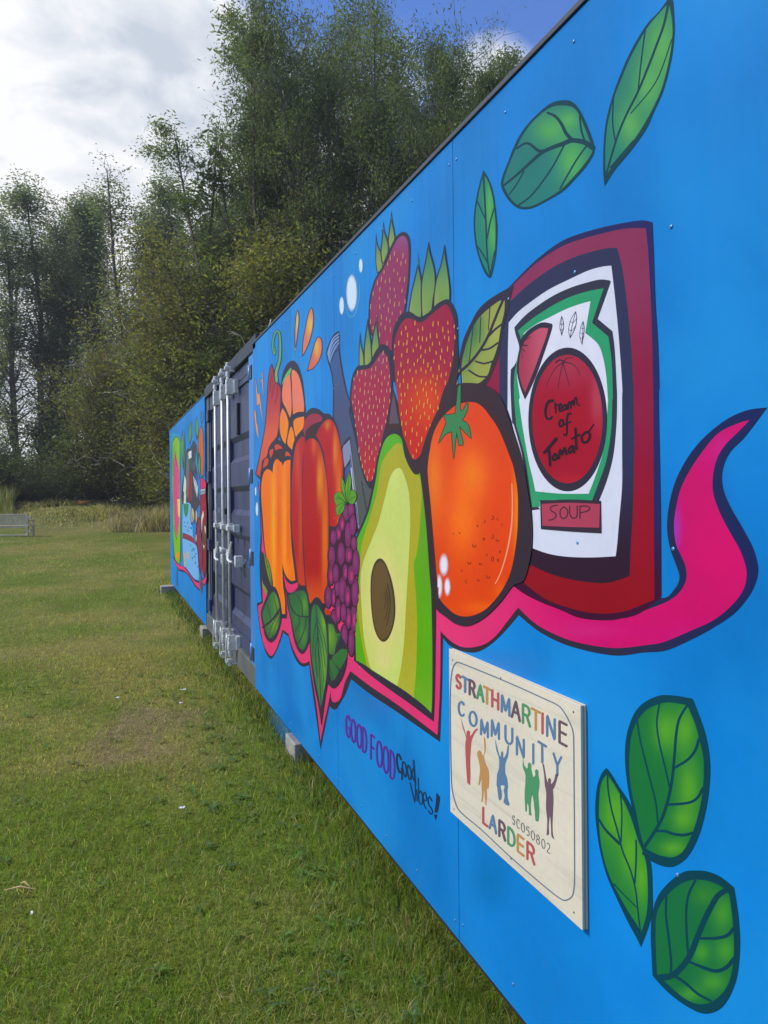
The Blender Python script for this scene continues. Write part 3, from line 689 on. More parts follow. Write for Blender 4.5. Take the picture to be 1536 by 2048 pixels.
pk = colf((222, 70, 118), ('L', 900, 1250, 1250, 1200, (200, 35, 105)), ('B', 1450, 1120, 60, 90, (208, 28, 105), .9), ('B', 1180, 1262, 90, 22, (206, 60, 125), .7), ('B', 1450, 900, 60, 50, (195, 55, 125), .8), ('B', 1395, 1275, 90, 25, (195, 60, 125), .6), ('B', 1348, 1060, 12, 60, (150, 70, 190), .8))
g.lay(smooth(T('B 125 430* / Z 519 978 522 1040 524 1080 522 1115 524 1160 526 1206* 516 1212* 519 1245 526 1283 534 1303 543 1312 552 1299 560 1276 565 1259* 577 1268* 585 1294 596 1317 606 1327 619 1322* 633 1412 641 1482* 647 1450 657 1405 661 1381* 664 1402 673 1404 682 1394 690 1364 701 1342* 740 1372 800 1413 875 1470* 880 1370 881 1262* 904 1284 930 1295 965 1290 990 1273 1013 1245 1036 1215* 1075 1250 1130 1277 1180 1290 1235 1296 1300 1289 1330 1283 1380 1262 1427 1240 1465 1209 1487 1178 1493 1145 1482 1105 1460 1065 1439 1024 1426 985 1426 950 1434 917 1451 889 1478 862 1499 840* 1470 849 1436 867 1409 898 1384 934 1363 974 1353 1011 1348 1050 1352 1088 1362 1110 1371 1132 1373 1157 1362 1181 1342 1199 1311 1213 1253 1232 1200 1234* 1100 1180 900 1120 700 1150 560 1080 530 1000')), pk, 16)
g.done()

# --- bottle behind the strawberries
g = Fig('painted_bottle', BL + 4)
g.lay(smooth(T('A 1098 362* 1040 400 985 500 950 610 968 720 1000 820 1022 950 1030 1100 1025 1330* / Z 668 870 680 950 700 1020* / E 215 1640* 300 1440 345 1250 380 1140* 250 1000 180 650 110 300 / A 1300 1300 1215 1130 1160 900 1125 700 1108 560 1110 420')), bk, 24)
g.lay(smooth(T('A 1095 385* 1045 425 1000 520 965 610 978 700* / A 1000 760 1025 880 1040 1020 1045 1180 1035 1330* / Z 672 870 686 960 703 1010* / E 210 1600* 285 1420 330 1260 350 1190* 240 1000 165 650 95 300 / A 1290 1300 1200 1130 1145 920 1110 720 1092 560')), colf((62, 92, 140), ('L', 670, 700, 690, 830, (72, 80, 112)), ('L', 700, 850, 715, 950, (82, 86, 84))), 10)
g.lay([rib(T('A 1098 395 1030 450 985 560 968 640'), 1.6), rib(T('A 1100 430 1035 480 990 590 975 670'), 1.6), rib(T('A 1100 465 1045 520 1000 620 982 700'), 1.6), rib(T('A 1102 500 1055 560 1015 650 990 725'), 1.4)], (150, 170, 205))
g.lay([rib(T('A 1092 570 1050 620 1005 720'), 2), rib(T('E 235 1100 285 1400'), 2)], bk)
g.lay(smooth(T('E 110 600* 60 650 15 725 25 800 45 1000 100 1350 190 1660* 215 1640 214 1600* 190 1350 150 1000 130 800')), bk)
g.lay(smooth(T('E 105 640* 60 690 28 740 50 950* 105 860 / E 112 900 125 1050 160 1300 195 1600 210 1600* 185 1330 150 1020 125 800')), colf((135, 140, 168)), 12)
g.lay(smooth(T('E 108 900* 60 960 55 1050 100 1300 140 1450* 160 1400 130 1150')), (62, 84, 140))
g.lay([rib(T('E 112 810 130 1000 160 1240 200 1560'), 1.2), rib(T('E 48 960 108 860'), 1.6)], bk)
g.lay([rib(T('E 120 950 140 1150 165 1330'), 2.2)], (205, 190, 200))
g.done()

def seeds(poly, n, exclude=None, seed=1, sx=1.0):
    rn = random.Random(seed); xs = [p[0] for p in poly]; ys = [p[1] for p in poly]; got = []
    def inside(x, y):
        c = False; n_ = len(poly)
        for i in range(n_):
            x1, y1 = poly[i][:2]; x2, y2 = poly[(i + 1) % n_][:2]
            if (y1 > y) != (y2 > y) and x < (x2 - x1) * (y - y1) / (y2 - y1) + x1: c = not c
        return c
    tries = 0
    while len(got) < n and tries < 9000:
        tries += 1; x = rn.uniform(min(xs), max(xs)); y = rn.uniform(min(ys), max(ys))
        if inside(x, y) and (exclude is None or not exclude(x, y)) and all(math.hypot((x - a) * 1.9, y - b) > 14 for a, b in got): got.append((x, y))
    yel = []; dk = []
    for x, y in got:
        h = rn.uniform(2.2, 4.6); lean = rn.uniform(-0.8, 0.8)
        yel.append(rib([(x, y - h), (x + lean, y + h)], 1.3 * sx, 1.9 * sx)); dk.append(rib([(x + 1.5 * sx, y - h * .5), (x + 1.2 * sx + lean, y + h)], 0.7, 1.1))
    return yel, dk
def spikes(g, lst, base=(120, 150, 85), tip=(60, 120, 95)):
    for s in lst:
        o = smooth(T(s)); ys = [p[1] for p in o]
        g.lay(o, bk)
        xs = [p[0] for p in o]; k = 1.7 if max(xs) - min(xs) < 16 else 2.6
        i_ = inset(o, k); i_ = [p for p in i_ if p[1] > min(ys) + 9 and p[1] < max(ys)]
        g.lay(i_, colf(base, ('L', 0, min(ys) + 0.75 * (max(ys) - min(ys)), 0, min(ys), tip), ('B', min(xs) + 4, max(ys) - 15, 8, 25, (160, 160, 85), .6)), 7)
LB = BL + 14
# top strawberry
g = Fig('painted_strawberry', LB)
spikes(g, ['D 572 235* 585 330 610 400 640 470 640 600 585 650* 570 560 567 400', 'D 648 112* 665 220 695 310 705 430 640 585* 618 450 630 300', 'D 728 0* 742 100 768 240 770 310 712 430* 692 330 705 200 720 90'])
inn = smooth(T('D 855 265 890 300 905 400 905 560 895 740 870 930 850 1060 800 1130 770 1200 745 1350 735 1440 700 1420 640 1370 600 1390 545 1290 518 1180 512 1050 525 900 550 790 585 700 640 620 690 520 730 420 780 320 820 275'))
g.lay(smooth(T('D 870 225 905 260 925 340 925 500 915 700 895 900 868 1060 800 1200 745 1440 640 1450 560 1330 510 1250 495 1100 505 920 530 800 560 710 600 640 650 560 700 430 740 340 780 270 830 230')), bk, 30)
g.lay(inn, colf((140, 55, 88), ('L', 0, 520, 0, 470, (140, 75, 120)), ('L', 0, 600, 0, 690, (150, 48, 78))), 10)
ye, dk = seeds(inn, 48, lambda x, y: y < 500 or (y > 690), 3); g.lay(ye, (205, 150, 110)); g.lay(dk, (70, 30, 45)); g.done()
# small left strawberry
g = Fig('painted_strawberry', LB + 10)
spikes(g, ['D 410 1245* 425 1380 447 1480 450 1600 396 1600* 398 1400', 'D 488 1105* 512 1250 532 1400 530 1590 446 1600* 446 1450 458 1300', 'D 595 1055* 592 1200 612 1380 605 1450 530 1580* 522 1400 555 1200'])
inn = smooth(T('D 645 1455 610 1480 560 1560 510 1620 440 1635 390 1650 350 1720 330 1820 322 1946 / E 130 250 160 430 190 650 220 850 260 1000 290 1070 320 1095 350 1070 375 980 400 850 440 680 490 480 530 280 545 100 / D 722 1800 712 1620 690 1510'))
g.lay(smooth(T('D 650 1375 610 1390 560 1460 510 1560 460 1590 400 1590 360 1630 325 1720 308 1850 / E 105 150 112 300 150 500 190 760 240 1000 290 1130 320 1168 355 1140 385 1020 420 850 470 650 515 450 550 250 / D 745 1900 742 1650 725 1460 695 1395')), bk, 30)
g.lay(inn, colf((160, 48, 72), ('L', 0, 860, 0, 960, (185, 52, 55)), ('L', 0, 760, 0, 710, (150, 58, 90))), 10)
ye, dk = seeds(inn, 88, None, 5, .9); g.lay(ye, (220, 165, 120)); g.lay(dk, (80, 28, 40)); g.done()
# big strawberry
g = Fig('painted_strawberry', LB + 20)
g.lay(T('E 560 60 640 300 680 600 640 640 520 640 470 660 510 470'), (62, 40, 42)); g.lay(smooth(T('E 578 130* 605 300 635 470* 528 472* 548 300')), colf((92, 78, 92)))
spikes(g, ['D 1003 430* 1012 560 1042 720 1047 900 1042 1100 975 1100* 900 1040* 930 850 970 680 995 560', 'D 1110 318* 1132 430 1175 600 1187 750 1165 920 1150 1040* 1040 1110* 1030 900 1038 720 1080 500', 'D 1273 343* 1292 480 1322 680 1337 850 1330 940* 1270 945 1155 1010* 1163 850 1188 700 1240 530'])
g.lay(smooth(T('D 1310 915 1270 920 1200 960 1130 1030 1060 1090 1000 1090 940 1050 880 1040 820 1080 780 1150 750 1230 735 1350 735 1550 745 1750 / E 590 30 618 180 640 330 668 560 690 760 740 930 775 1000 812 1018 850 1000 900 960 960 760 1040 560 1120 330 1180 180 1240 100 / D 1420 1600 1412 1400 1408 1200 1395 1060 1352 960')), bk, 30)
inn = smooth(T('D 1300 968 1250 985 1190 1030 1120 1090 1060 1140 1010 1150 950 1120 890 1110 840 1150 800 1220 770 1320 755 1450 765 1600 / E 605 80 620 180 640 350 665 500 690 640 730 760 770 830 800 858 840 840 880 780 920 700 960 600 1020 430 1070 260 1120 100 / D 1310 1750 1350 1600 1370 1450 1380 1300 1375 1180 1350 1070'))
g.lay(inn, colf((150, 40, 62), ('L', 0, 720, 0, 850, (190, 50, 45)), ('B', 850, 800, 45, 60, (212, 80, 42), .9), ('B', 800, 620, 30, 25, (165, 42, 62), .6)), 9)
ye, dk = seeds(inn, 110, lambda x, y: y < 645, 8, 1.1); g.lay(ye, (228, 165, 75)); g.lay(dk, (75, 25, 30)); g.done()

# --- soup can
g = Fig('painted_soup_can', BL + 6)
g.lay(smooth(T('I 1385 105* 1300 88 1150 108 950 150 750 208 600 272 430 395 300 515 180 640* 120 700* / G 870 500 830 700 750 950 600 1060 600 1200 900 1300 / J 20 200 60 600 60 1200 70 1480 105 1520* 200 1590 340 1660 500 1722 650 1785 850 1806 1000 1790 1150 1745 1322 1612* 1317 900 1300 0 / I 1445 1500 1432 1100 1412 800 1398 400')), colf((45, 40, 70), ('L', 1000, 0, 1300, 0, (38, 38, 90)), ('L', 0, 1000, 0, 1200, (62, 18, 48))), 20)
g.lay(smooth(T('I 1330 155* 1150 160 900 215 700 275 560 340 400 450 300 540 178 660* 176 780* / G 810 700 800 760* 740 900 660 1060 640 1110* 720 1160 808 1225* / J 100 400 250 1300 232 1345* 196 1500* 300 1582 400 1645 560 1702 700 1737 850 1750 1000 1736 1130 1692 1266 1636* 1260 1000 1256 0 / I 1392 1500 1378 900 1352 400')), colf((134, 54, 84), ('L', 0, 560, 0, 760, (136, 36, 64)), ('L', 0, 800, 0, 1050, (146, 20, 46)), ('L', 0, 1080, 0, 1190, (140, 14, 38))), 16)  # purplish tint at the top is lens flare painted into the red
g.lay(smooth(T('I 1085 325* 1000 325 850 360 700 410 560 475 430 560 300 660 176 778* / G 830 600 812 760* 812 1226* 880 1320 / J 40 200 150 500 200 900 238 1344* 400 1420 600 1475 800 1500 900 1495 1000 1465 1062 1440* 1075 1150 1090 900 1100 400 1095 0 / I 1225 1500 1200 1100 1170 800 1130 500')), colf((48, 50, 78), ('L', 0, 900, 0, 1150, (48, 26, 44))), 20)
g.lay(smooth(T('I 1035 475* 950 485 830 520 680 590 500 680 340 790 240 870 160 960* 153 1200 150 1700* 195 1830 / J 98 190 180 500 262 900 270 1216* 400 1260 550 1284 750 1290 948 1280* 962 1160 975 1000 1000 700 1000 400 1000 0 / I 1128 1500 1100 1100 1072 800 1050 600')), colf((212, 214, 228), ('L', 0, 900, 0, 1080, (216, 218, 232))), 40)
g.lay(smooth(T('I 1020 600* 940 593 830 618 700 658 560 720 430 800 300 900 207 1002* 218 1060 250 1180 222 1300 178 1360* 174 1500 188 1800 / J 112 200 180 450 222 700 262 905* 330 895* 330 830 810 832* 880 650 930 450 955 200 960 0 / I 1082 1500 1066 1200 1046 1035* 920 930* 1032 612')), colf((52, 52, 66)), 40)
g.lay(smooth(T('I 970 668* 850 690 700 735 560 800 430 880 330 950 238 1030* 262 1110 235 1250 212 1375* 205 1450 205 1600 225 1850 / J 130 200 200 450 240 700 264 878* 326 876* 326 820* 755 822* 800 700 870 500 910 250 920 0 / I 1048 1600 1038 1300 1010 1080* 870 962*')), colf((60, 150, 105), ('B', 1040, 1000, 60, 30, (75, 160, 110), .6)), 40)
g.lay(smooth(T('I 857 778* 760 805 640 850 500 920 400 970 290 1050 292 1080* 250 1300 230 1400 255 1600 / J 155 0 190 250 235 500 270 650 290 748* 500 767 726 768* 790 600 850 400 872 200 885 0 / I 1005 1600 990 1400 960 1240 925 1150 865 1090 812 1050*')), colf((220, 220, 232)), 40)
g.lay(ell(1135.5, 839, 79, 144, 60), bk, 30)
g.lay(ell(1135, 838, 70.5, 128.5, 60), colf((158, 34, 50), ('B', 1135, 735, 70, 45, (165, 62, 82), .8), ('B', 1135, 860, 50, 70, (162, 24, 42), .8), ('B', 1195, 800, 14, 60, (190, 110, 125), .5), ('B', 1140, 960, 45, 14, (190, 50, 62), .6)), 10)
g.lay([rib(T('I 620 1300 560 1350 510 1430 480 1505'), 2, 1.2), rib(T('I 620 1305 600 1400 578 1525'), 2, 1.4), rib(T('I 622 1300 650 1400 678 1500'), 2, 1.4), rib(T('I 622 1300 690 1310 740 1350 768 1410'), 2.4, 1.2), rib(T('I 622 1295 660 1265 715 1262'), 2.4, 1.2), rib(T('I 565 1300 590 1280 640 1290'), 4, 2)], (60, 34, 46))
# wedge of tomato
g.lay(smooth(T('I 535 985 510 966 440 960 360 1000 300 1050 255 1120 248 1200 228 1330 235 1420 260 1520 298 1618* 330 1560 400 1400 460 1230 510 1080')), bk)
g.lay(smooth(T('I 496 1008* 430 1008 370 1040 310 1100 270 1180 250 1290 250 1400 270 1490 300 1560* 330 1480 390 1330 440 1190 480 1080')), colf((165, 62, 82), ('L', 1040, 0, 1085, 0, (190, 90, 108))), 12)
g.lay([rib(T('I 262 1130 300 1110 345 1080'), 1.5, 2), rib(T('I 255 1150 290 1155 320 1155'), 4, 2), rib(T('I 268 1180 285 1195 298 1210'), 2, 2), rib(T('I 268 1200 272 1230 278 1260'), 1.2, 1.4)], (60, 40, 52))
for s in ('I 612 900* 628 950 630 1010 612 1075* 594 1010 598 950', 'I 732 862* 742 920 728 1010 682 1098* 668 1020 690 930', 'I 794 945* 806 1000 800 1070 784 1148* 764 1080 772 1000'):
    g.lay(smooth(T(s)), (45, 45, 60)); g.k -= 1; g.k += 1; g.lay(inset(smooth(T(s)), 1.2), (220, 220, 232))
g.lay([rib(T('I 612 905 612 1070'), 1), rib(T('I 596 960 612 985 628 960'), 1), rib(T('I 596 1010 612 1030 628 1010'), 1), rib(T('I 730 870 700 990 684 1090'), 1.2), rib(T('I 680 950 712 960 740 920'), 1), rib(T('I 670 1020 700 1030 732 985'), 1),
       rib(T('I 794 950 786 1145'), 1.2), rib(T('I 772 1000 790 1015 805 1000'), 1), rib(T('I 766 1045 788 1058 804 1040'), 1), rib(T('I 766 1085 786 1100 800 1080'), 1)], (45, 45, 60))
# hand lettering
HK = (40, 22, 34)
g.lay([rib(T('I 535 1628 505 1632 482 1665 472 1720 480 1770 505 1785 530 1765'), 6.3, 4.1), rib(T('I 556 1650 560 1690 560 1730'), 4.1, 3.3), rib(T('I 552 1690 575 1660 590 1665'), 3.3), rib(T('I 590 1705 612 1680 605 1652 590 1670 592 1715 620 1712'), 3.6), rib(T('I 640 1660 622 1680 630 1708 648 1690 645 1655 655 1700'), 3.6),
       rib(T('I 665 1700 668 1650 685 1640 690 1690'), 3.9), rib(T('I 690 1660 705 1625 715 1670 722 1610 738 1600 742 1655 765 1668'), 3.9, 2.8)], HK)
g.lay([rib(T('J 495 165 485 190 490 215 510 212 520 185 510 162 495 165'), 4.4), rib(T('J 580 112 560 112 548 150 548 220 545 285 533 295 522 275'), 4.4, 3.3), rib(T('J 528 200 578 178'), 3.3)], HK)
g.lay([rib(T('J 362 432 400 390 460 318'), 5.8, 6.9), rib(T('J 395 390 405 450 410 535'), 6.1, 5.5), rib(T('J 448 440 432 470 440 495 462 480 460 445 448 440'), 4.7), rib(T('J 482 480 492 405 510 450 528 390 545 445'), 4.7), rib(T('J 590 375 565 400 568 435 592 415 598 375 608 430'), 4.7),
       rib(T('J 618 235 622 320 625 400'), 5.2), rib(T('J 588 318 650 285'), 4.1), rib(T('J 700 265 668 300 680 345 715 340 738 290 715 262 698 268'), 5.2), rib(T('J 725 262 768 198'), 3.6, 2.2)], HK)
g.lay(smooth(T('J 328 828* 330 900 335 1058* 600 1080 832 1092* 828 826* 560 815')), colf((58, 44, 56)))
g.lay(smooth(T('J 340 852* 348 1030* 560 1040 812 1046* 818 852* 560 842')), colf((172, 72, 92)), 16)
g.lay([rib(T('J 470 862 435 868 412 885 425 912 450 925 460 950 440 975 405 985'), 2.6), rib(T('J 520 875 495 905 495 950 520 972 550 950 552 900 520 875'), 2.6), rib(T('J 572 870 570 920 585 960 612 968 632 945 632 868'), 2.6), rib(T('J 655 968 655 870'), 2.6), rib(T('J 655 872 700 868 735 882 725 905 660 925'), 2.6)], (62, 40, 50))
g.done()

# --- leaf beside the tin
g = Fig('painted_leaf', LB + 4)
g.lay(smooth(T('G 410 930* 405 800 440 620 520 440 600 300 720 190 890 90 960 60* 900 300 850 500 830 650 800 800 750 930 700 1040 640 1100 560 1130 420 1100*')), bk, 30)
g.lay(smooth(T('G 425 890* 440 780 480 640 545 480 620 370 720 280 815 213 868 208* 862 330 832 460 802 640 765 770 732 850 702 950 660 1010 580 1062 430 1056*')), colf((150, 158, 84), ('B', 945, 655, 24, 50, (66, 118, 72), .95), ('B', 930, 700, 14, 50, (72, 122, 70), .8), ('B', 990, 665, 12, 30, (175, 178, 100), .5)), 7)
g.lay([rib(T('G 850 205 800 320 760 420 690 590 600 740 500 860 400 950 300 1065'), 5, 6), rib(T('G 835 455 770 505 705 570'), 4, 5), rib(T('G 795 645 715 700 630 718'), 4, 4), rib(T('G 745 832 655 855 570 832'), 3.6), rib(T('G 700 990 600 985 500 925'), 3.6), rib(T('G 715 280 708 400 700 510'), 2), rib(T('G 622 380 612 640'), 2), rib(T('G 545 480 530 600 520 700 500 850'), 2)], bk)
g.lay([smooth(T('G 372 850* 405 930* 345 1010*')), smooth(T('G 385 1020* 375 1120 300 1178* 308 1100'))], colf((165, 165, 82)))
g.done()

# --- orange / tomato
g = Fig('painted_orange', LB + 50)
g.lay(smooth(T('Z 888 800 905 775 924 766 962 768 988 780 1006 805 1020 845 1036 890 1048 935 1056 985 1064 1040 1064 1090 1056 1135 1046 1162 1025 1172 1000 1205 970 1234 938 1251 912 1248 890 1233 872 1217 862 1180 852 1050 842 960 838 930 850 880 868 835')), bk, 18)
inn = smooth(T('G 80 1900 100 1750 130 1600 180 1480 240 1395 330 1310 400 1270 500 1250 580 1260 650 1310 720 1400 800 1520 870 1680 930 1840 / H 870 350 905 550 912 750 905 950 880 1150 840 1330 770 1480 680 1600 580 1690 450 1735 340 1720 260 1660 180 1560 160 1400 130 1050 100 700 75 450'))
g.lay(inn, colf((222, 80, 40), ('B', 945, 950, 34, 60, (255, 128, 30), 1.0), ('B', 925, 1040, 36, 80, (252, 125, 32), .9), ('B', 868, 960, 20, 90, (232, 130, 42), .8), ('B', 1033, 1020, 8, 120, (232, 135, 60), .9), ('B', 960, 1215, 40, 12, (238, 110, 35), .8), ('B', 1000, 1180, 14, 18, (236, 112, 35), .6)), 7)
g.lay([rib(T('H 855 500 860 700 850 900 810 1130 750 1330 700 1430'), 2, 2, 3.4)], (240, 150, 120))
def ring(cx, cy, r_, kind):
    if kind == 'c': return rib([(cx + r_ * .7, cy - r_), (cx - r_ * .6, cy - r_ * .3), (cx - r_ * .5, cy + r_ * .8), (cx + r_ * .7, cy + r_)], 1.3)
    if kind == 'o': return rib([(cx, cy - r_ * 1.5), (cx - r_ * .8, cy), (cx, cy + r_ * 1.5), (cx + r_ * .8, cy), (cx + .4, cy - r_ * 1.4)], 1.4)
    if kind == 'j': return rib([(cx, cy - r_ * 1.3), (cx + r_ * .9, cy), (cx, cy + r_ * 1.4), (cx - r_ * .7, cy + r_)], 1.5)
    return rib([(cx - r_, cy - r_), (cx - r_ * .6, cy + r_ * .9), (cx, cy), (cx + r_ * .5, cy + r_ * .9), (cx + r_, cy - r_ * .6)], 1.5)
sp = [(535, 895, 'o', 2.2), (600, 850, 'j', 3.5), (675, 815, 'j', 5), (722, 830, 'c', 3.6), (762, 880, 'c', 3), (505, 1080, 'w', 5.5), (595, 1020, 'o', 3.6), (675, 990, 'j', 5), (722, 1030, 'w', 4), (745, 1135, 'o', 2.5), (622, 1160, 'c', 2.5), (675, 1200, 'o', 5), (725, 1215, 'o', 3.6), (460, 1240, 'w', 5), (562, 1250, 'w', 3.4), (388, 1310, 'c', 2.8), (430, 1410, 'c', 5), (545, 1400, 'w', 4), (635, 1370, 'w', 5.5), (310, 965, 'c', 1.6), (368, 960, 'j', 1.6)]
g.lay([ring(840 + a / 4.654, 860 + b_ / 4.654, r_ * .62, k) for a, b_, k, r_ in sp], (105, 32, 22))
st = smooth(T('G 245 1385* 330 1375 362 1365* 375 1250 388 1100* 415 1068* 415 1200 412 1340* 440 1335 480 1262 492 1270* 478 1350 428 1440* 475 1460 505 1510 523 1620* 480 1580 400 1492* 415 1560 440 1665 436 1692* 402 1690* 375 1545* 358 1700 346 1830* 335 1700 325 1550* 260 1580 192 1672* 230 1560 268 1470* 260 1430'))
g.lay(inset(st, -1.4), (40, 40, 34)); g.lay(st, colf((68, 128, 82), ('B', 925, 850, 12, 20, (74, 135, 86), .5)), 10)
g.done()
gs = Fig('painted_highlight', LB + 62)
for cx, cy, rx, ry in ((222, 1255, 46, 115), (178, 1455, 34, 125), (255, 1460, 32, 95)):
    x0, y0 = 840 + cx / 4.654, 860 + cy / 4.654; ax, ay = rx / 4.654, ry / 4.654
    gs.lay(ell(x0, y0, ax, ay, 30), (236, 230, 240), 2.2, lambda x, y, x0=x0, y0=y0, ax=ax, ay=ay: min(1, 2.2 * max(0, 1 - math.hypot((x - x0) / ax, (y - y0) / ay))) * (1 if x > 872 + (y - 1130) * .1 else 0))
gs.done(mat=M_SOFT)

# --- avocado
g = Fig('painted_avocado', LB + 32)
g.lay(smooth(T('E 560 540 500 545 455 650 400 830 370 1010 340 1190 290 1400 230 1560 175 1700 180 1900 / F 380 600 345 1130* 400 1180 500 1270 700 1420 900 1560 1060 1680 1160 1755* 1172 1500 1180 1000 1184 600 1178 200 / E 1040 1990 1010 1500 980 1200 955 1010 930 930 860 900 800 880 740 760 700 640 640 545')), bk, 30)
inn = smooth(T('E 590 580 530 600 480 660 440 770 410 900 390 1050 360 1200 320 1380 270 1520 200 1680 185 1730 190 1850 215 1950 / F 390 350 380 600 365 850 370 1130* 450 1172 540 1232 750 1365 900 1465 1060 1590 1140 1670* 1148 1500 1150 1000 1140 500 1125 50 / E 950 1500 930 1200 905 1040 880 973* 850 1010 810 1020 770 990 720 900 690 780 670 660 640 605'))
g.lay(inn, colf((98, 168, 50), ('B', 785, 890, 25, 25, (95, 170, 65), .7), ('B', 850, 1050, 14, 200, (110, 150, 60), .6), ('L', 0, 1300, 0, 1420, (120, 172, 62))), 14)
g.lay(smooth(T('E 600 690 545 750 490 820 450 900 420 1050 400 1200 360 1350 300 1550 240 1750 218 1900 / F 405 330 385 550 400 750 440 1000 480 1185* 540 1235 750 1365 900 1465 960 1515* 985 1200 995 800 985 500 960 150 / E 820 1900 850 1700 865 1500 880 1200 850 1035 800 1015 740 925 690 800 660 690')), colf((172, 166, 66), ('L', 0, 1250, 0, 1400, (180, 178, 78))), 20)
g.lay(smooth(T('E 620 950 570 990 530 1080 500 1200 450 1400 410 1550 350 1700 270 1900 / F 425 200 415 350 430 650 450 900 500 1150 530 1225* 660 1310 790 1392* 830 1200 860 950 885 500 905 150 / E 745 1850 755 1600 755 1400 740 1200 700 1050 660 960')), colf((200, 212, 122), ('B', 767, 1205, 36, 95, (240, 205, 150), 1.0), ('B', 767, 1320, 16, 22, (226, 208, 150), .6), ('B', 790, 950, 12, 40, (212, 224, 135), .6)), 7)
g.lay(smooth(T('F 610 85 560 130 525 250 517 400 525 600 550 780 590 890 640 940 690 920 740 820 770 680 770 520 745 350 700 200 655 110')), (66, 62, 44))
g.lay(smooth(T('F 610 120 570 160 540 260 530 400 538 600 562 770 600 880 640 915 685 890 730 800 752 680 750 520 725 360 690 220 650 135')), colf((102, 80, 52), ('B', 787, 1230, 6, 50, (96, 92, 66), .7)), 10)
g.lay([rib(T('F 690 350 715 470 715 620 680 780'), 2.2, 1.6), rib(T('F 675 400 695 500 690 620 665 715'), 1.8, 1.4), rib(T('F 662 440 675 520 662 600'), 1.5)], (60, 52, 36))
g.done()

# --- chilli, orange slice, orange pepper, red pepper
g = Fig('painted_chilli', BL + 8)
g.lay(smooth(T('A 315 738* 290 790 270 900 255 1100 245 1300 225 1500 190 1700 150 1900 / B 118 400* 180 470* 200 330 270 170 / A 345 1680 400 1600 420 1400 430 1200 435 1060 412 980 380 950 360 880')), bk)
g.lay(smooth(T('A 315 765* 296 810 280 900 266 1100 256 1300 236 1500 200 1700 162 1900 / B 130 395* 178 430* 195 330 260 180 / A 335 1650 375 1580 400 1400 412 1200 415 1070 395 1000 350 960 335 880')), colf((176, 58, 66), ('L', 0, 780, 0, 880, (214, 98, 72)), ('L', 0, 900, 0, 950, (196, 78, 62)), ('B', 545, 760, 8, 20, (150, 44, 58), .7)), 8)
g.lay([rib(T('A 318 880 298 960 294 1070'), 1.2), rib(T('A 345 985 325 1060 314 1150'), 1.2), rib(T('A 378 1000 380 1080 350 1220'), 1.3)], (90, 28, 36))
cs = 'A 345 560 352 590 345 640 330 600 325 520 340 420 372 362 400 385 412 500 410 650 392 750 365 850 370 950'
g.lay([rib(T(cs), 4.5, 8.5, 6.5)], bk); g.lay([rib(T(cs), 2.0, 5.4, 3.6)], colf((95, 165, 105), ('B', 553, 745, 8, 14, (150, 165, 95), .8)), 5)
g.done()
g = Fig('painted_orange_slice', BL + 16)
g.lay(smooth(T('A 560 708 500 740 450 830 425 960 422 1080 430 1200 398 1400 395 1560 430 1680 480 1740 560 1800 640 1700 700 1500 712 1330 702 1200 682 1000 652 850 612 750')), bk)
g.lay(smooth(T('A 540 790 490 850 450 930 432 1000 470 930 530 860')), (110, 175, 105))
oc = colf((232, 128, 100), ('L', 0, 790, 0, 870, (240, 138, 52)), ('B', 600, 800, 14, 30, (222, 130, 118), .6))
g.lay([smooth(T(s)) for s in ('A 528 872* 470 925 437 1050 440 1180 480 1270 528 1378* 545 1280 542 1100', 'A 565 815 545 850 550 1000 556 1200 562 1340* 620 1310 688 1308* 690 1200 660 1000 620 870', 'A 440 1265* 412 1350 406 1500 430 1620 472 1688* 497 1550 508 1430 478 1330',
      'A 600 1385 566 1430 580 1550 597 1602* 660 1540 690 1450 690 1362*', 'A 542 1480 512 1560 495 1680 540 1742 560 1765* 578 1650 575 1580')], oc, 7)
g.done()
g = Fig('painted_orange_pepper', BL + 22)
g.lay(smooth(T('A 340 1640 395 1635 460 1710 540 1760 580 1850 / B 560 260 552 600 552 1000 560 1250 592 1500 620 1640 600 1670* 540 1690 485 1650 455 1580 / B 470 1700 490 2000 / C 380 640 375 700* 310 700* 305 560 230 370 200 200 / B 300 1620 245 1400 205 1100 182 800 176 560 180 380 / A 195 1960 200 1880 250 1830 280 1720')), bk)
g.lay(smooth(T('B 265 340 310 365 322 388* 335 280 360 230 390 208 420 240 442 308* 460 258 500 236 545 265 540 600 535 1000 545 1250 575 1500 590 1640* 540 1650 480 1590 450 1500 437 1440* 445 1700 465 1850 470 2030 / C 365 655* 330 655* 300 480 240 390 / B 310 1580 240 1300 207 900 192 700 194 500 222 380')), colf((240, 122, 34), ('B', 547, 1060, 5, 160, (252, 172, 46), .9), ('B', 569, 1060, 4, 140, (252, 165, 46), .85), ('B', 558, 1040, 4, 120, (216, 92, 44), .7), ('B', 577, 1060, 4, 150, (228, 98, 40), .7), ('B', 528, 1000, 6, 70, (228, 120, 60), .6), ('B', 575, 1140, 8, 20, (250, 140, 36), .8)), 4.5)
g.lay([smooth(T(s)) for s in ('A 345 1710 380 1688 425 1715 442 1745* 400 1738 365 1765', 'A 285 1775 318 1742 335 1745* 325 1800 300 1855*', 'A 478 1772 515 1790 542 1832* 500 1822 468 1832*', 'A 228 1870 268 1850 275 1875* 262 1930 212 1965*')], (205, 78, 62))
g.lay([smooth(T('A 345 1790 380 1750 430 1760 460 1800 440 1850 420 1900 380 1860 330 1880')), ], (62, 44, 42))
g.done()
g = Fig('painted_red_pepper', BL + 30)
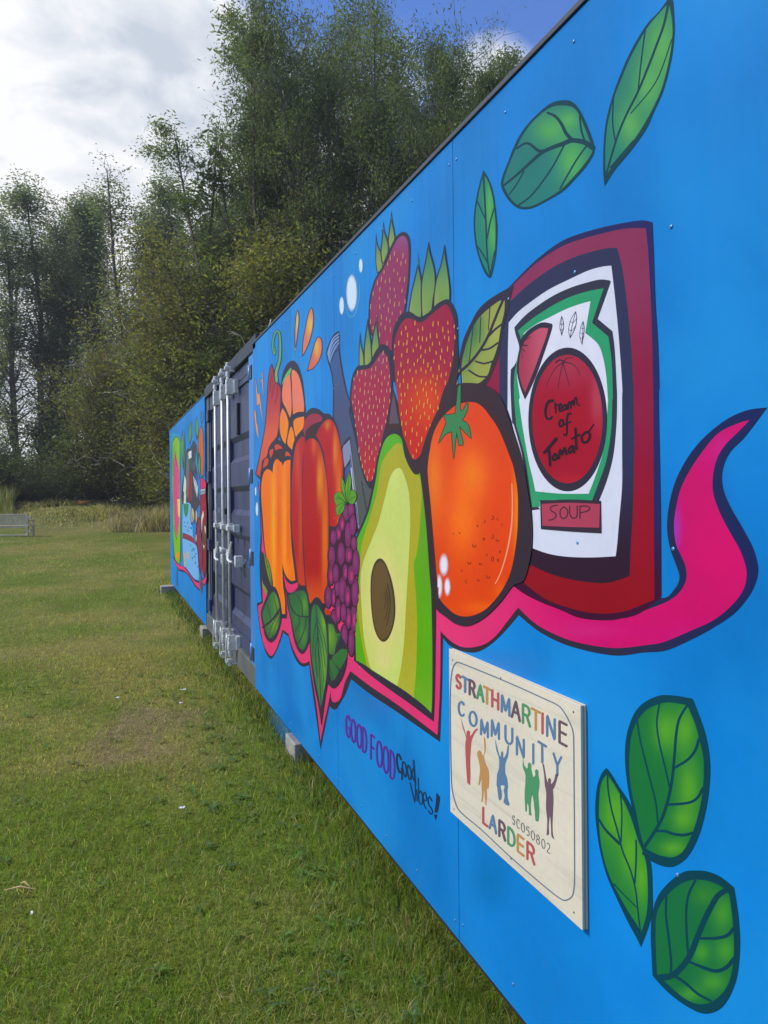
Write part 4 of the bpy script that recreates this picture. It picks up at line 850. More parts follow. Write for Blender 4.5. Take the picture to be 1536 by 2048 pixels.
g.lay(smooth(T('A 790 1262 730 1300 705 1370 690 1480 650 1535 600 1600 560 1700 540 1850 / B 530 300 530 700 532 1000 560 1300 600 1600 640 1740 740 1850 770 1980 930 1980 1000 1700 1100 1200 1170 800 1165 500 / A 1155 1900 1120 1700 1082 1500 1040 1400 980 1328 925 1330 865 1280')), bk)
g.lay(smooth(T('A 690 1598 640 1620 600 1690 575 1800 560 1960 / B 548 500 548 1000 578 1300 615 1600 635 1690 705 1705* 682 1400 668 1000 666 500 680 200 705 60*')), colf((176, 42, 48), ('B', 595, 930, 5, 60, (215, 85, 62), .8), ('B', 588, 900, 6, 40, (205, 70, 60), .6), ('B', 602, 1060, 4, 140, (205, 90, 50), .75), ('L', 0, 1080, 0, 1180, (198, 66, 48))), 5)
g.lay(smooth(T('A 780 1618 720 1650 692 1750 684 1900 / B 682 300 673 600 677 1000 692 1300 712 1650 745 1850 765 1920* 830 1838 900 1910 940 1905* 962 1700 975 1300 978 900 970 600 940 350 900 150 / A 860 1680 820 1635')), colf((172, 34, 40), ('B', 640, 960, 6, 60, (232, 165, 50), .9), ('B', 650, 1080, 7, 180, (226, 125, 40), .95), ('B', 628, 890, 6, 25, (222, 120, 60), .7), ('L', 0, 1130, 0, 1200, (206, 82, 50))), 5)
g.lay(smooth(T('A 980 1393 910 1440 860 1520 832 1582* 870 1650 915 1760 940 1900 / B 958 400 985 700 990 1000* 1060 1010 1120 900 1155 700 1145 400 / A 1148 1900 1125 1750 1090 1580 1040 1440')), colf((178, 40, 44), ('B', 671, 900, 5, 50, (232, 150, 50), .85), ('B', 678, 980, 6, 80, (228, 128, 46), .9), ('B', 655, 850, 6, 12, (225, 160, 60), .7)), 5)
g.lay(smooth(T('A 790 1333 850 1332 902 1372 892 1420 800 1450 720 1520 700 1598* 682 1520 700 1420 740 1360')), colf((152, 52, 70)))
g.lay(smooth(T('A 890 1425 840 1440 760 1490 720 1560 705 1620 740 1625 790 1605 825 1570 850 1510')), (60, 38, 36))
g.done()

# --- grapes
g = Fig('painted_grapes', BL + 44)
GP = [(1185, 850, 45, 95, 0), (1240, 820, 42, 80, 0), (1135, 980, 36, 90, 1), (1262, 995, 42, 125, 0), (1095, 1090, 36, 85, 1), (1035, 1140, 40, 90, 0), (1275, 1210, 38, 85, 0), (1205, 1110, 42, 150, 0), (1015, 1360, 42, 120, 0), (1215, 1345, 44, 95, 1), (1125, 1330, 46, 138, 0), (1298, 1435, 44, 155, 0), (1005, 1580, 36, 120, 1), (1062, 1560, 40, 112, 0), (1172, 1545, 34, 100, 2), (1242, 1580, 44, 112, 1), (1080, 1730, 32, 100, 0), (975, 1840, 40, 128, 0), (1035, 1845, 28, 105, 1), (1200, 1830, 38, 125, 1), (1142, 1752, 48, 155, 0), (1288, 1785, 46, 168, 0)]
GF = [(185, 620, 30, 125, 1), (240, 640, 32, 95, 0), (345, 705, 38, 135, 1), (290, 700, 34, 112, 1), (140, 740, 32, 130, 0), (250, 880, 36, 120, 0), (320, 950, 34, 138, 0)]
allg = [(490 + a / 5.852, 880 + b_ / 5.852, c / 5.852, d / 5.852, k) for a, b_, c, d, k in GP] + [(640 + a / 5.121, 1100 + b_ / 5.121, c / 5.121, d / 5.121, k) for a, b_, c, d, k in GF]
g.lay([ell(x, y, rx + 1.6, ry + 1.8, 22) for x, y, rx, ry, k in allg], (66, 28, 50))
g.lay([ell(x, y, rx + 0.2, ry - 1, 18) for x, y, rx, ry, k in allg if y > 1010], (188, 58, 110))
for x, y, rx, ry, k in allg:
    pass
for bnd in range(4):
    sub = allg[bnd::4]
    g.lay([ell(x, y, rx + 0.7, ry + 0.9, 22) for x, y, rx, ry, k in sub], (64, 30, 52))
    g.lay([ell(x, y, rx - 0.9, ry - 1.0, 20) for x, y, rx, ry, k in sub], (122, 48, 98))
    g.k -= 0
g.lay([ell(x + rx * .1, y + ry * .1, max(.8, rx * .38), ry * .5, 14) for x, y, rx, ry, k in allg if k > 0], (184, 60, 112))
g.lay([ell(x - rx * .1, y - ry * .1, rx * .45, ry * .5, 14) for x, y, rx, ry, k in allg if k == 0], (132, 62, 108))
for s in ('B 1045 650 1110 605 1165 680 1182 745* 1120 795 1060 745', 'B 1130 428* 1178 560 1185 720* 1130 560', 'B 1240 588 1292 610 1302 680 1262 752 1200 722*', 'B 1168 735* 1152 830 1080 888* 1062 800 1100 758', 'B 1215 378* 1243 470 1228 600 1192 745* 1172 600 1190 480'):
    o = smooth(T(s)); g.lay(inset(o, -0.9), (40, 52, 36)); g.lay(o, colf((96, 150, 56), ('B', 690, 960, 8, 20, (120, 178, 60), .6)), 6)
g.lay([rib(T('B 1062 690 1110 680 1175 735'), 1.1), rib(T('B 1085 650 1130 690 1180 735'), .9), rib(T('B 1200 735 1240 690 1290 660'), 1.1), rib(T('B 1215 400 1205 560 1190 730'), .9), rib(T('B 1150 500 1175 620 1185 730'), .9), rib(T('B 1095 860 1120 800 1168 745'), .9)], (40, 60, 34))
g.done()

# --- leaves at the foot of the fruit
g = Fig('painted_leaf', BL + 38)
g.lay(smooth(T('C 108 0* 160 60 205 160 235 380 180 470* 130 330 103 150')), bk)
g.lay(smooth(T('C 140 30* 185 120 212 230 222 370* 195 300 165 180')), colf((112, 148, 62)))
g.lay([rib(T('C 150 60 190 200 215 340'), 1), rib(T('C 170 110 178 190'), .8)], bk); g.done()
g = Fig('painted_leaf', BL + 41); g.lay(smooth(T('C 122 330* 160 380 180 425* 172 462* 140 400')), colf((112, 148, 62))); g.done()
g = Fig('painted_leaf', BL + 42)
g.lay(smooth(T('C 245 372 190 430 150 520 110 640 130 780 160 900 210 947 250 925 290 850 322 720 322 600 290 450')), bk)
g.lay(smooth(T('C 240 428 205 460 170 540 128 650 145 760 178 870 205 905 240 880 275 820 300 720 305 600 275 470')), colf((58, 108, 66), ('B', 553, 1205, 8, 20, (122, 152, 58), .8), ('B', 550, 1250, 10, 20, (128, 158, 58), .8)), 6)
g.lay([rib(T('C 310 600 255 680 200 740 130 790'), 4, 4), rib(T('C 180 560 210 690 220 730'), 1.5), rib(T('C 245 480 262 560 280 625'), 1.2), rib(T('C 190 880 230 760 300 640'), 1.2), rib(T('C 225 890 270 760 302 680'), 1)], bk); g.done()
g = Fig('painted_leaf', BL + 46)
g.lay(smooth(T('C 352 345* 370 440 380 560 410 700 450 920 500 1045 548 1058 590 985 612 880 612 600 592 440 560 382 500 350* 470 410 430 435 385 428')), bk)
g.lay(smooth(T('C 360 325* 400 345 430 352 480 345 492 378* 440 418 390 402*')), (222, 66, 112))
g.lay(smooth(T('C 480 425 425 455 390 470 400 600 430 740 465 900 505 1000 545 1022 580 960 598 850 598 600 575 450 530 415')), colf((52, 100, 62), ('B', 610, 1210, 8, 24, (98, 150, 62), .9), ('B', 606, 1270, 7, 24, (92, 148, 66), .85), ('B', 592, 1230, 6, 25, (70, 128, 62), .6)), 6)
g.lay([rib(T('C 398 480 420 590 480 665 540 682 605 685'), 2, 3.4), rib(T('C 475 455 525 540 540 680'), 1.6), rib(T('C 575 700 555 820 500 950 470 940'), 2, 2.4), rib(T('C 500 690 505 760 460 830'), 1.6)], bk); g.done()
g = Fig('painted_leaf', BL + 60)
g.lay(smooth(T('C 770 660* 830 680 900 800 1000 1010* 985 1180 940 1320 860 1418 795 1370* 780 1100 775 900')), bk)
g.lay([smooth(T('C 795 755* 850 765 880 850 930 850* 890 980 860 1070 808 1060*')), smooth(T('C 935 1010* 998 1020* 990 1100 920 1225* 840 1120 860 1080')), smooth(T('C 815 1120* 840 1130 910 1240* 870 1320 835 1338* 815 1250'))], colf((58, 108, 60), ('B', 662, 1275, 8, 30, (132, 165, 58), .9)), 8)
g.lay([rib(T('C 905 880 885 980 865 1070'), 1.6), rib(T('C 815 1200 850 1320'), 1.2)], bk)
g.done(); g = Fig('painted_red_pepper_tip', BL + 63); g.lay(smooth(T('C 765 600* 820 620 825 660 760 665*')), (192, 62, 50)); g.done()
g = Fig('painted_leaf', BL + 66)
g.lay(smooth(T('C 680 483 722 510 762 620 797 760 807 1000 802 1300 772 1500 730 1800* 700 1600 650 1350 615 1050 608 700 630 540')), bk)
g.lay(smooth(T('C 672 552 633 620 622 800 627 1050 662 1300 700 1490 727 1630* 747 1500 782 1300 793 1050 780 800 738 650')), colf((62, 116, 68), ('B', 648, 1240, 6, 36, (128, 172, 62), .9), ('B', 647, 1330, 6, 60, (135, 175, 68), .8), ('B', 630, 1250, 5, 70, (48, 104, 70), .7), ('L', 0, 1380, 0, 1420, (62, 128, 110))), 6)
g.lay([rib(T('C 672 550 690 800 705 1100 720 1400 730 1640'), 1.6), rib(T('C 690 700 650 900 645 1100'), 1.2), rib(T('C 700 850 668 1050 690 1300'), 1.2), rib(T('C 690 700 745 850 785 1050'), 1.2), rib(T('C 695 780 740 950 770 1200'), 1.2), rib(T('C 700 900 735 1100 755 1350'), 1.1), rib(T('C 705 1050 730 1250 742 1450'), 1)], bk); g.done()

# --- splashes, bolts, shine spots
def drop(s, c1, c2, x, y):
    g = Fig('painted_drop', BL); o = smooth(T(s)); g.lay(o, (56, 52, 84)); g.lay(inset(o, 1.7), colf(c1, ('B', x, y, 6, 22, c2, .95)), 5); g.done()
drop('A 620 113 598 150 583 300 578 450 585 610* 608 500 626 350 637 200', (205, 135, 105), (226, 196, 100), 595, 645)
drop('A 780 83 740 150 700 330 672 500 663 675* 712 600 770 450 802 300 806 170', (214, 126, 96), (226, 196, 96), 620, 650)
drop('A 860 423 820 480 778 620 723 835* 790 810 860 730 902 620 907 500 888 440', (212, 112, 88), (226, 186, 92), 634, 695)
g = Fig('painted_bolt', BL, label='three thin orange lightning bolts')
for s in ('A 118 920* 132 930 152 1090* 178 1100* 214 1460* 166 1215* 138 1255*', 'A 203 818* 212 895* 222 1145* 192 965* 172 935* 196 925* 188 870*', 'A 112 1275* 130 1290 140 1440* 152 1455* 165 1635* 130 1555* 102 1345*'):
    g.lay(T(s), (60, 60, 90)); g.lay(inset(T(s), 0.8), (214, 150, 110))
g.done()
for ss_ in ([('D', 325, 850, 60, 200), ('D', 418, 570, 21, 78), ('D', 222, 980, 26, 98)], [('B', 125, 600, 11, 60), ('B', 140, 810, 16, 90)]):
    g = Fig('painted_highlight', BL)
    for c, cx, cy, rx, ry in ss_:
        ox, oy, sc = CROPS[c]; x0, y0, ax, ay = ox + cx / sc, oy + cy / sc, rx / sc, ry / sc
        g.lay(ell(x0, y0, ax, ay, 30), (212, 228, 238), max(1.5, ax / 4), lambda x, y, x0=x0, y0=y0, ax=ax, ay=ay: min(1, 5 * max(0, 1 - math.hypot((x - x0) / ax, (y - y0) / ay))))
        if rx > 50: g.lay([rib([(x0 - ax * 1.2, y0 + ay * .5), (x0 - ax * .4, y0 + ay * 1.2), (x0 + ax * .6, y0 + ay * 1.05), (x0 + ax * 1.3, y0 + ay * .2), (x0 + ax * 1.35, y0 - ay * .5)], 1, 1, 2.6)], (110, 180, 235), None, lambda x, y: .7)
    g.done(mat=M_SOFT)

# ------------------------------------------------------------------ lettering
def arc(cx, cy, rx, ry, a0, a1, n=8): return [(cx + rx * math.cos(R(a0 + (a1 - a0) * i / n)), cy + ry * math.sin(R(a0 + (a1 - a0) * i / n))) for i in range(n + 1)]
GL = {'A': [[(0, 0), (.5, 1), (1, 0)], [(.2, .36), (.8, .36)]], 'C': [arc(.55, .5, .55, .5, 48, 312, 12)], 'D': [[(0, 0), (0, 1)], [(0, 1), (.35, 1)] + arc(.35, .5, .6, .5, 80, -80, 8) + [(.35, 0), (0, 0)]],
      'E': [[(.9, 1), (0, 1), (0, 0), (.9, 0)], [(0, .52), (.8, .52)]], 'F': [[(.9, 1), (0, 1), (0, 0)], [(0, .52), (.75, .52)]], 'G': [arc(.55, .5, .52, .5, 45, 300, 12) + [(.95, .15), (.95, .45), (.62, .45)]],
      'H': [[(0, 0), (0, 1)], [(1, 0), (1, 1)], [(0, .5), (1, .5)]], 'I': [[(.5, 0), (.5, 1)]], 'L': [[(0, 1), (0, 0), (.85, 0)]], 'M': [[(0, 0), (.04, 1), (.5, .15), (.96, 1), (1, 0)]], 'N': [[(0, 0), (0, 1), (1, 0), (1, 1)]],
      'O': [arc(.5, .5, .5, .5, 90, 448, 18)], 'R': [[(0, 0), (0, 1)], [(0, 1), (.5, 1)] + arc(.5, .75, .38, .25, 80, -80, 6) + [(.5, .5), (0, .5)], [(.5, .5), (.95, 0)]],
      'S': [arc(.5, .75, .42, .25, 30, 270, 8)[:-1] + arc(.5, .25, .45, .25, 90, -150, 8)], 'T': [[(0, 1), (1, 1)], [(.5, 1), (.5, 0)]], 'U': [[(0, 1), (0, .35)] + arc(.5, .35, .5, .35, 190, 350, 8) + [(1, .35), (1, 1)]],
      'Y': [[(0, 1), (.5, .48), (1, 1)], [(.5, .48), (.5, 0)]], '0': [arc(.5, .5, .42, .5, 90, 448, 16)], '5': [[(.85, 1), (.2, 1), (.12, .58)] + arc(.42, .32, .42, .32, 110, -130, 8)], '8': [arc(.5, .75, .34, .25, 270, 628, 12), arc(.5, .25, .42, .25, 90, 448, 12)],
      '2': [arc(.45, .72, .38, .28, 160, -20, 7) + [(.1, 0), (.9, 0)]]}
def glyph(ch, q, w, sharp=True):
    """q = photograph positions of lower left, lower right, upper left"""
    (x0, y0), (x1, y1), (x2, y2) = q; o = []
    for st_ in GL[ch]:
        pts = [(x0 + (x1 - x0) * u + (x2 - x0) * v, y0 + (y1 - y0) * u + (y2 - y0) * v, True) for u, v in st_]
        pts = [(a, b_, len(pts) < 7) for a, b_, _ in pts]
        o.append(rib(pts, w, step=3))
    return o
def strip(crop, chars, top, bot):
    """chars: (ch, xl, xr); top/bot functions of x in crop coordinates"""
    ox, oy, sc = CROPS[crop]; o = []
    for ch, xl, xr in chars:
        def P(x, y): return (ox + x / sc, oy + y / sc)
        xb = xl; q = (P(xb, bot(xb)), P(xr, bot(xr)), P(xb, top(xb))); o.append((ch, q))
    return o
# purple GOOD FOOD with dark core line
gf_ = [('G', 140, 192), ('O', 205, 262), ('O', 278, 338), ('D', 352, 402), ('F', 458, 508), ('O', 532, 600), ('O', 615, 682), ('D', 705, 765)]
g = Fig('painted_lettering', BL, label='purple GOOD FOOD lettering with a dark outline')
q = strip('Q', gf_, lambda x: 172 + .83 * (x - 140), lambda x: 455 + .95 * (x - 145))
pl = []; dl_ = []
for ch, qq in q: pl += glyph(ch, qq, 4.4); 
g.lay(pl, (92, 62, 165))
for ch, qq in q:
    qq2 = [(a + 1.0, b_ + 0.6) for a, b_ in qq]; dl_ += glyph(ch, qq2, 1.2)
g.lay(dl_, (38, 44, 105)); g.done()
g = Fig('painted_lettering', BL, label='dark handwritten Good vibes! lettering')
st2 = [('Q 845 760 820 700 800 690 790 760 800 850 830 930 858 900 850 880', 4), ('Q 855 880 858 1015', 3.5), ('Q 870 790 862 850 885 960 905 980 915 900 895 810 870 790', 3), ('Q 935 835 925 900 945 1000 965 1020 975 950 955 850 935 835', 3),
       ('Q 1000 880 985 930 1000 1010 1020 1030', 3), ('Q 1005 775 1015 900 1030 1090', 3.4), ('Q 962 1060 990 1180 1020 1305', 2.6), ('Q 1022 1300 1030 1180 1025 1060', 2.2), ('Q 1048 1150 1050 1290', 2.4), ('Q 1065 1000 1070 1150 1075 1300 1110 1335 1118 1240 1095 1160 1075 1200', 2.4),
       ('Q 1125 1270 1165 1290 1165 1210 1140 1180 1128 1240 1140 1340 1165 1390', 2.6), ('Q 1240 1290 1210 1240 1190 1270 1200 1340 1240 1400 1245 1450 1225 1460 1195 1420', 3)]
g.lay([rib(T(s), w) for s, w in st2] + [smooth(T('Q 1298 1182* 1342 1240 1340 1300 1315 1440* 1272 1440* 1290 1300')), smooth(T('Q 1262 1465* 1312 1465* 1288 1545*'))], (30, 52, 78)); g.done()

# ------------------------------------------------------------------ far end of the mural
g = Fig('painted_backdrop', BL, label='teal painted patch')
g.lay(smooth(T('X 135 540* 260 540 360 640 470 900 480 1500 400 2048 / Y 110 900* 104 500* 102 100*')), colf((52, 150, 175), ('L', 345, 0, 372, 0, (70, 140, 195))), 6); g.done()
g = Fig('painted_watermelon', BL + 2)
g.lay(smooth(T('X 245 595 200 640 160 760 150 1000 155 1500 160 2000 / Y 120 300 125 800 150 1100 230 1190 255 900 250 300 / X 350 1900 355 1300 350 900 325 650')), (52, 92, 62))
g.lay(smooth(T('X 245 620 205 680 172 780 170 1200 165 1700 / Y 128 300 130 700 160 1080 225 1170 240 700 240 200 / X 335 1700 335 1100 330 700')), colf((128, 186, 52), ('B', 352, 880, 5, 20, (150, 180, 50), .6)), 6)
g.lay(smooth(T('X 235 940* 205 1150 190 1500 185 2000 / Y 140 300 150 560 190 770* 225 500 232 300 / X 330 1800 325 1400 280 1150')), colf((206, 78, 122), ('L', 350, 0, 358, 0, (216, 92, 140))), 6)
g.lay([rib(T('X 210 800 200 1000 190 1500'), .8), rib(T('X 240 940 240 1050 270 1300'), .9), rib(T('Y 195 130 235 125'), 1), rib(T('Y 140 560 165 700 190 790'), 1)], (50, 60, 60))
g.lay(smooth(T('Y 195 140* 235 140* 240 260 230 430 205 380')), (226, 210, 120)); g.lay(ell(355.5, 1111, 3.5, 6.5, 16), (240, 140, 40)); g.done()
for a_, b_ in (('X 400 430* 425 800 440 1250 410 1400* 380 1000 350 700*', 'X 402 520* 418 800 425 1200* 385 950 360 750*'), ('X 455 420* 465 700 470 950 450 1150* 430 800', None), ('X 590 240* 612 400 605 650 560 800* 535 650 545 400', 'X 588 300* 603 420 595 600 560 750* 545 600 552 420'),
               ('X 735 130* 760 400 750 650* 720 690 690 500 695 250', 'X 738 180* 752 400 742 600* 705 500 705 280'), ('X 790 970* 810 1200 800 1500 775 1600* 745 1300 730 1150 690 800 720 780 740 1000', 'X 788 1050* 800 1200 790 1500* 758 1250')):
    g = Fig('painted_leaf', BL + 2); g.lay(smooth(T(a_)), (44, 92, 66))
    if b_: g.lay(smooth(T(b_)), (92, 150, 76))
    g.done()
g = Fig('painted_carrot', BL + 2)
g.lay(smooth(T('X 825 340 790 430 760 560 745 800 760 1000 800 1100 810 1400 840 1545 880 1520 895 1300 890 900 880 600 855 420')), (60, 60, 62))
g.lay(smooth(T('X 822 370 795 450 772 580 758 800 775 980 810 1080 820 1400 845 1510 872 1480 882 1200 876 850 862 600 845 430')), colf((196, 104, 66), ('L', 0, 900, 0, 950, (186, 96, 84))), 6)
g.lay([rib(T('X 820 20 810 180 830 330'), 1), rib(T('X 860 20 880 150 840 320'), 1), rib(T('X 835 60 842 330'), 1)], (60, 80, 110)); g.done()
g = Fig('painted_bottle', BL + 3)
g.lay(smooth(T('X 480 950* 500 880* 560 880 640 700* 700 760 690 1200* 740 1450 750 1750 / Y 540 150 550 220 430 380 300 400 280 250 / X 370 2000 390 1700 430 1450 450 1150')), (62, 64, 76))
g.lay(smooth(T('X 505 960 555 980 550 1400 530 2000 490 2000 470 1500')), (112, 104, 102)); g.lay(smooth(T('X 535 960* 600 915* 602 1090* 540 1110*')), (222, 226, 222)); g.lay(smooth(T('X 550 1140* 608 1110* 610 1340 575 1330 550 1400*')), (36, 92, 78))
g.lay(smooth(T('X 560 1400* 610 1460 615 2048* / Y 380 200* 370 0* / X 540 1700')), (136, 50, 58)); g.lay(smooth(T('X 625 1180 680 1150 690 1300 650 1380 625 1350')), (92, 82, 84))
g.lay(smooth(T('X 440 1480* 480 1620 470 1900 / Y 330 50 330 210* 295 210* 300 30 / X 415 1850')), (216, 216, 202)); g.lay(smooth(T('X 640 1500* 740 1720 730 2000* 680 1800')), (206, 216, 220)); g.lay(smooth(T('X 690 1400* 740 1560 735 1720* 690 1550')), (62, 84, 160))
g.lay([rib(T('X 660 1560 725 1760'), .8), rib(T('X 690 1740 720 1980'), .8)], (40, 60, 70)); g.done()
g = Fig('painted_jar', BL + 4)
g.lay(smooth(T('X 800 1540* 840 1520 935 1640* 930 1900 / Y 640 80 655 400 650 1250 620 1390 590 1300* 555 600 550 100')), (72, 44, 56))
g.lay(smooth(T('X 812 1560* 850 1545 925 1660* 922 1770* 808 1800*')), (214, 56, 106)); g.lay(smooth(T('X 805 1810* 918 1790* 915 1830* 808 1870*')), (176, 180, 186)); g.lay(smooth(T('X 805 1885* 915 1850* 910 1900* 805 1930*')), (160, 160, 170))
g.lay(smooth(T('Y 560 85* 640 60* 648 400 642 900 640 1200 610 1350 590 1250 565 700')), colf((148, 34, 56), ('B', 404, 1010, 6, 20, (166, 38, 62), .6)), 6)
g.lay(smooth(T('Y 600 450 560 600 590 900 600 960 630 900 640 700 625 520')), (92, 66, 58))
g.lay([smooth(T('Y 600 320* 612 400 590 480 580 690* 572 450 580 400')), smooth(T('Y 600 860* 625 880 610 930*')), smooth(T('Y 620 560 640 580 635 700'))], (224, 214, 190)); g.done()
g = Fig('painted_beetroot', BL + 8)
g.lay(smooth(T('Y 530 420 490 560 480 800 510 950 530 1200 560 1340 600 1100 595 700 560 450')), (74, 46, 60))
g.lay(smooth(T('Y 535 450 505 600 500 800 525 950 545 1180 565 1300 585 1080 580 700 560 480')), colf((132, 48, 84)))
g.lay([smooth(T('Y 565 1290* 590 1400 595 1550 580 1660* 555 1500'))], (92, 70, 76)); g.done()
g = Fig('painted_label', BL + 5, label='pale blue painted paper with dark scribbled lettering')
g.lay(smooth(T('Y 280 220* 400 220 430 560 440 740* 500 900 520 1100 535 1420* 420 1380 345 1270* 290 1050 275 700')), colf((122, 178, 226)), 10)
g.lay(smooth(T('Y 290 215* 370 215* 365 350 330 440* 300 350')), (64, 134, 82)); g.lay(smooth(T('Y 280 670* 430 740 500 880* 420 820 275 760*')), (138, 58, 74))
rn = random.Random(4)
g.lay([rib([(368 + a, 1036 + a * .45 + b_), (368 + a + rn.uniform(.6, 2), 1036 + a * .45 + b_ + rn.uniform(2, 6)), (368 + a + rn.uniform(1, 3), 1036 + a * .45 + b_ + rn.uniform(-1, 3))], 1.1) for a, b_ in [(0, 8), (2, 14), (6, 6), (9, 14), (13, 12), (7, 20), (12, 48), (15, 58), (18, 52), (20, 66), (23, 60), (16, 72), (22, 78), (26, 84)]], (36, 62, 110))
g.lay([smooth(T('Y 285 980* 320 1000 325 1200 300 1230*')), smooth(T('Y 335 960 375 1000 370 1100 345 1080'))], (190, 176, 140)); g.done()
g = Fig('painted_mushroom', BL + 9)
g.lay([smooth(T('Y 430 270 405 340 410 540 430 560 445 420 455 540 470 480 460 320')), smooth(T('Y 495 300 475 380 490 560 510 460 515 380'))], (70, 56, 50))
g.lay([smooth(T('Y 430 285 415 350 418 500 430 520 440 380 452 500 460 460 452 330')), smooth(T('Y 493 320 483 390 492 520 505 440 508 380')), smooth(T('Y 492 690 480 750 490 820 500 760'))], (206, 180, 134)); g.done()
g = Fig('painted_banner', BL + 11, label='pink painted ribbon under the far group of food')
g.lay(smooth(T('Y 120 1030* 160 1160 220 1270 270 1290 330 1310 400 1400 470 1520 545 1590* 545 1430* 470 1410 350 1250 300 1210 240 1180 180 1120')), (58, 40, 84)); g.lay(smooth(T('Y 130 1075* 175 1180 225 1250 270 1255 330 1290 400 1370 480 1500 543 1560* 543 1460* 470 1440 345 1275 290 1210 235 1190 175 1140')), (222, 70, 118))
g.lay(smooth(T('Y 580 1380* 600 1400 640 1350 655 1250* 655 1420 620 1510 590 1480')), (58, 40, 84)); g.lay(smooth(T('Y 585 1410* 605 1420 640 1370 650 1330* 648 1420 620 1490 592 1460')), (222, 66, 112))
g.lay([rib(T('Y 190 1230 185 1500'), 1.2), rib(T('Y 205 1260 200 1520'), 1)], (48, 84, 96)); g.done()
# ------------------------------------------------------------------ the larder sign
SX = -0.0155
def sw(p): return wall(p[0], p[1], SX)
tl, tr, br, bl = [sw(p) for p in ((897.8, 1300), (1162.5, 1408), (1163.5, 1856.7), (900.8, 1625.6))]
y1 = (tl.y + bl.y) / 2; y0 = (tr.y + br.y) / 2; z1 = (tl.z + tr.z) / 2; z0 = (bl.z + br.z) / 2
SO = Vector((0, (y0 + y1) / 2, z0)); SG = empty('wall_sign', SO)
tag(SG, 'cream plywood sign with coloured capital letters and raised-arm figures screwed to the blue wall', 'sign')
def plymat():
    mt = material('birch_plywood', (0.66, 0.59, 0.46), 0.6, noise=[(3, 0.05), (60, 0.03)], spec=0.35); t = mt.node_tree; n = t.nodes; L = t.links
    g_ = n.new('ShaderNodeNewGeometry'); mp_ = n.new('ShaderNodeMapping'); mp_.inputs['Scale'].default_value = (1, 1.2, 14); L.new(g_.outputs['Position'], mp_.inputs[0])
    wv = n.new('ShaderNodeTexNoise'); wv.inputs['Scale'].default_value = 2.2; wv.inputs['Detail'].default_value = 5; wv.inputs['Distortion'].default_value = 0.8; L.new(mp_.outputs[0], wv.inputs[0])
    mr = n.new('ShaderNodeMapRange'); mr.inputs[1].default_value = 0.52; mr.inputs[2].default_value = 0.75; mr.inputs[3].default_value = 1; mr.inputs[4].default_value = 0.82; L.new(wv.outputs[0], mr.inputs[0])
    b = n['Principled BSDF']; src = b.inputs['Base Color'].links[0].from_socket; sc = n.new('ShaderNodeVectorMath'); sc.operation = 'SCALE'; L.new(src, sc.inputs[0]); L.new(mr.outputs[0], sc.inputs['Scale']); L.new(sc.outputs[0], b.inputs['Base Color']); return mt
M_PLY = plymat(); M_PLYE = material('plywood_edge', (0.60, 0.58, 0.47), 0.7); M_PLYD = material('plywood_edge_dark', (0.42, 0.36, 0.25), 0.8)
M_SIGN = material('sign_print', None, 0.6, attr=True, spec=0.3)
def spart(mb, name, mat): return meshobj(name, [Vector(v) - SO for v in mb.v], mb.f, mat, SG)
spart(MB().box((SX, y0, z0), (SX + 0.006, y1, z1), 0.0008), 'front_board', M_PLY)
spart(MB().box((SX + 0.0062, y0 + 0.0015, z0 + 0.0015), (-0.0045, y1 - 0.0015, z1 - 0.0015)), 'board_core', M_PLYD)
spart(MB().box((-0.0043, y0, z0), (-0.0003, y1, z1), 0.0006), 'back_board', M_PLYE)
def sfig(name, label=None): return Fig(name, 0, SX, label)
def sdone(g): return g.done(parent=SG, mat=M_SIGN, off=SO)
RED = (180, 92, 94); BLU = (96, 126, 156); MAU = (106, 84, 94); GRN = (86, 146, 104); ORG = (190, 144, 96); SLT = (100, 120, 140)
# rounded border line
Lp = T('M 190 168 400 250 700 375 1000 510 1160 585 1220 640 1280 740 1325 860 1332 1000 / N 1335 0 1338 400 1340 900 1335 1070 1310 1160 1240 1197 1170 1165 1000 1030 700 770 400 490 205 325 150 230 118 100 / M 108 1300 100 900 98 500 105 330 125 220 155 175')
P_ = smooth([(a, b_) for a, b_, _ in Lp], True, 5)
inn_ = inset(P_, 2.2); g = sfig('sign_border')
vs = [sw(p) for p in P_]; vi = [sw(p) for p in inn_]; n_ = len(vs); o_ = Vector((-0.0006, 0, 0))
VV = [v + o_ - SO for v in vs + vi]; FF = []
for i in range(n_): FF.append((i, (i + 1) % n_, n_ + (i + 1) % n_, n_ + i))
meshobj('sign_border', VV, FF, M_SIGN, SG, col=[(*pc(SLT), 1)] * len(VV))
lt = [('S', 160, 206, RED), ('T', 222, 276, BLU), ('R', 294, 348, MAU), ('A', 368, 430, GRN), ('T', 436, 496, ORG), ('H', 518, 576, RED), ('M', 612, 688, BLU), ('A', 712, 790, MAU), ('R', 822, 895, GRN), ('T', 908, 990, ORG), ('I', 990, 1042, RED), ('N', 1062, 1136, BLU), ('E', 1184, 1262, MAU)]
def put(lst, crop, top, bot, w):
    for (ch, xl, xr, c) in lst:
        q = strip(crop, [(ch, xl, xr)], top, bot)[0]; g = sfig('sign_letter'); g.lay(glyph(ch, q[1], w), c); sdone(g)
put(lt, 'M', lambda x: 285 + .458 * (x - 160), lambda x: 425 + .535 * (x - 175), 5.2)
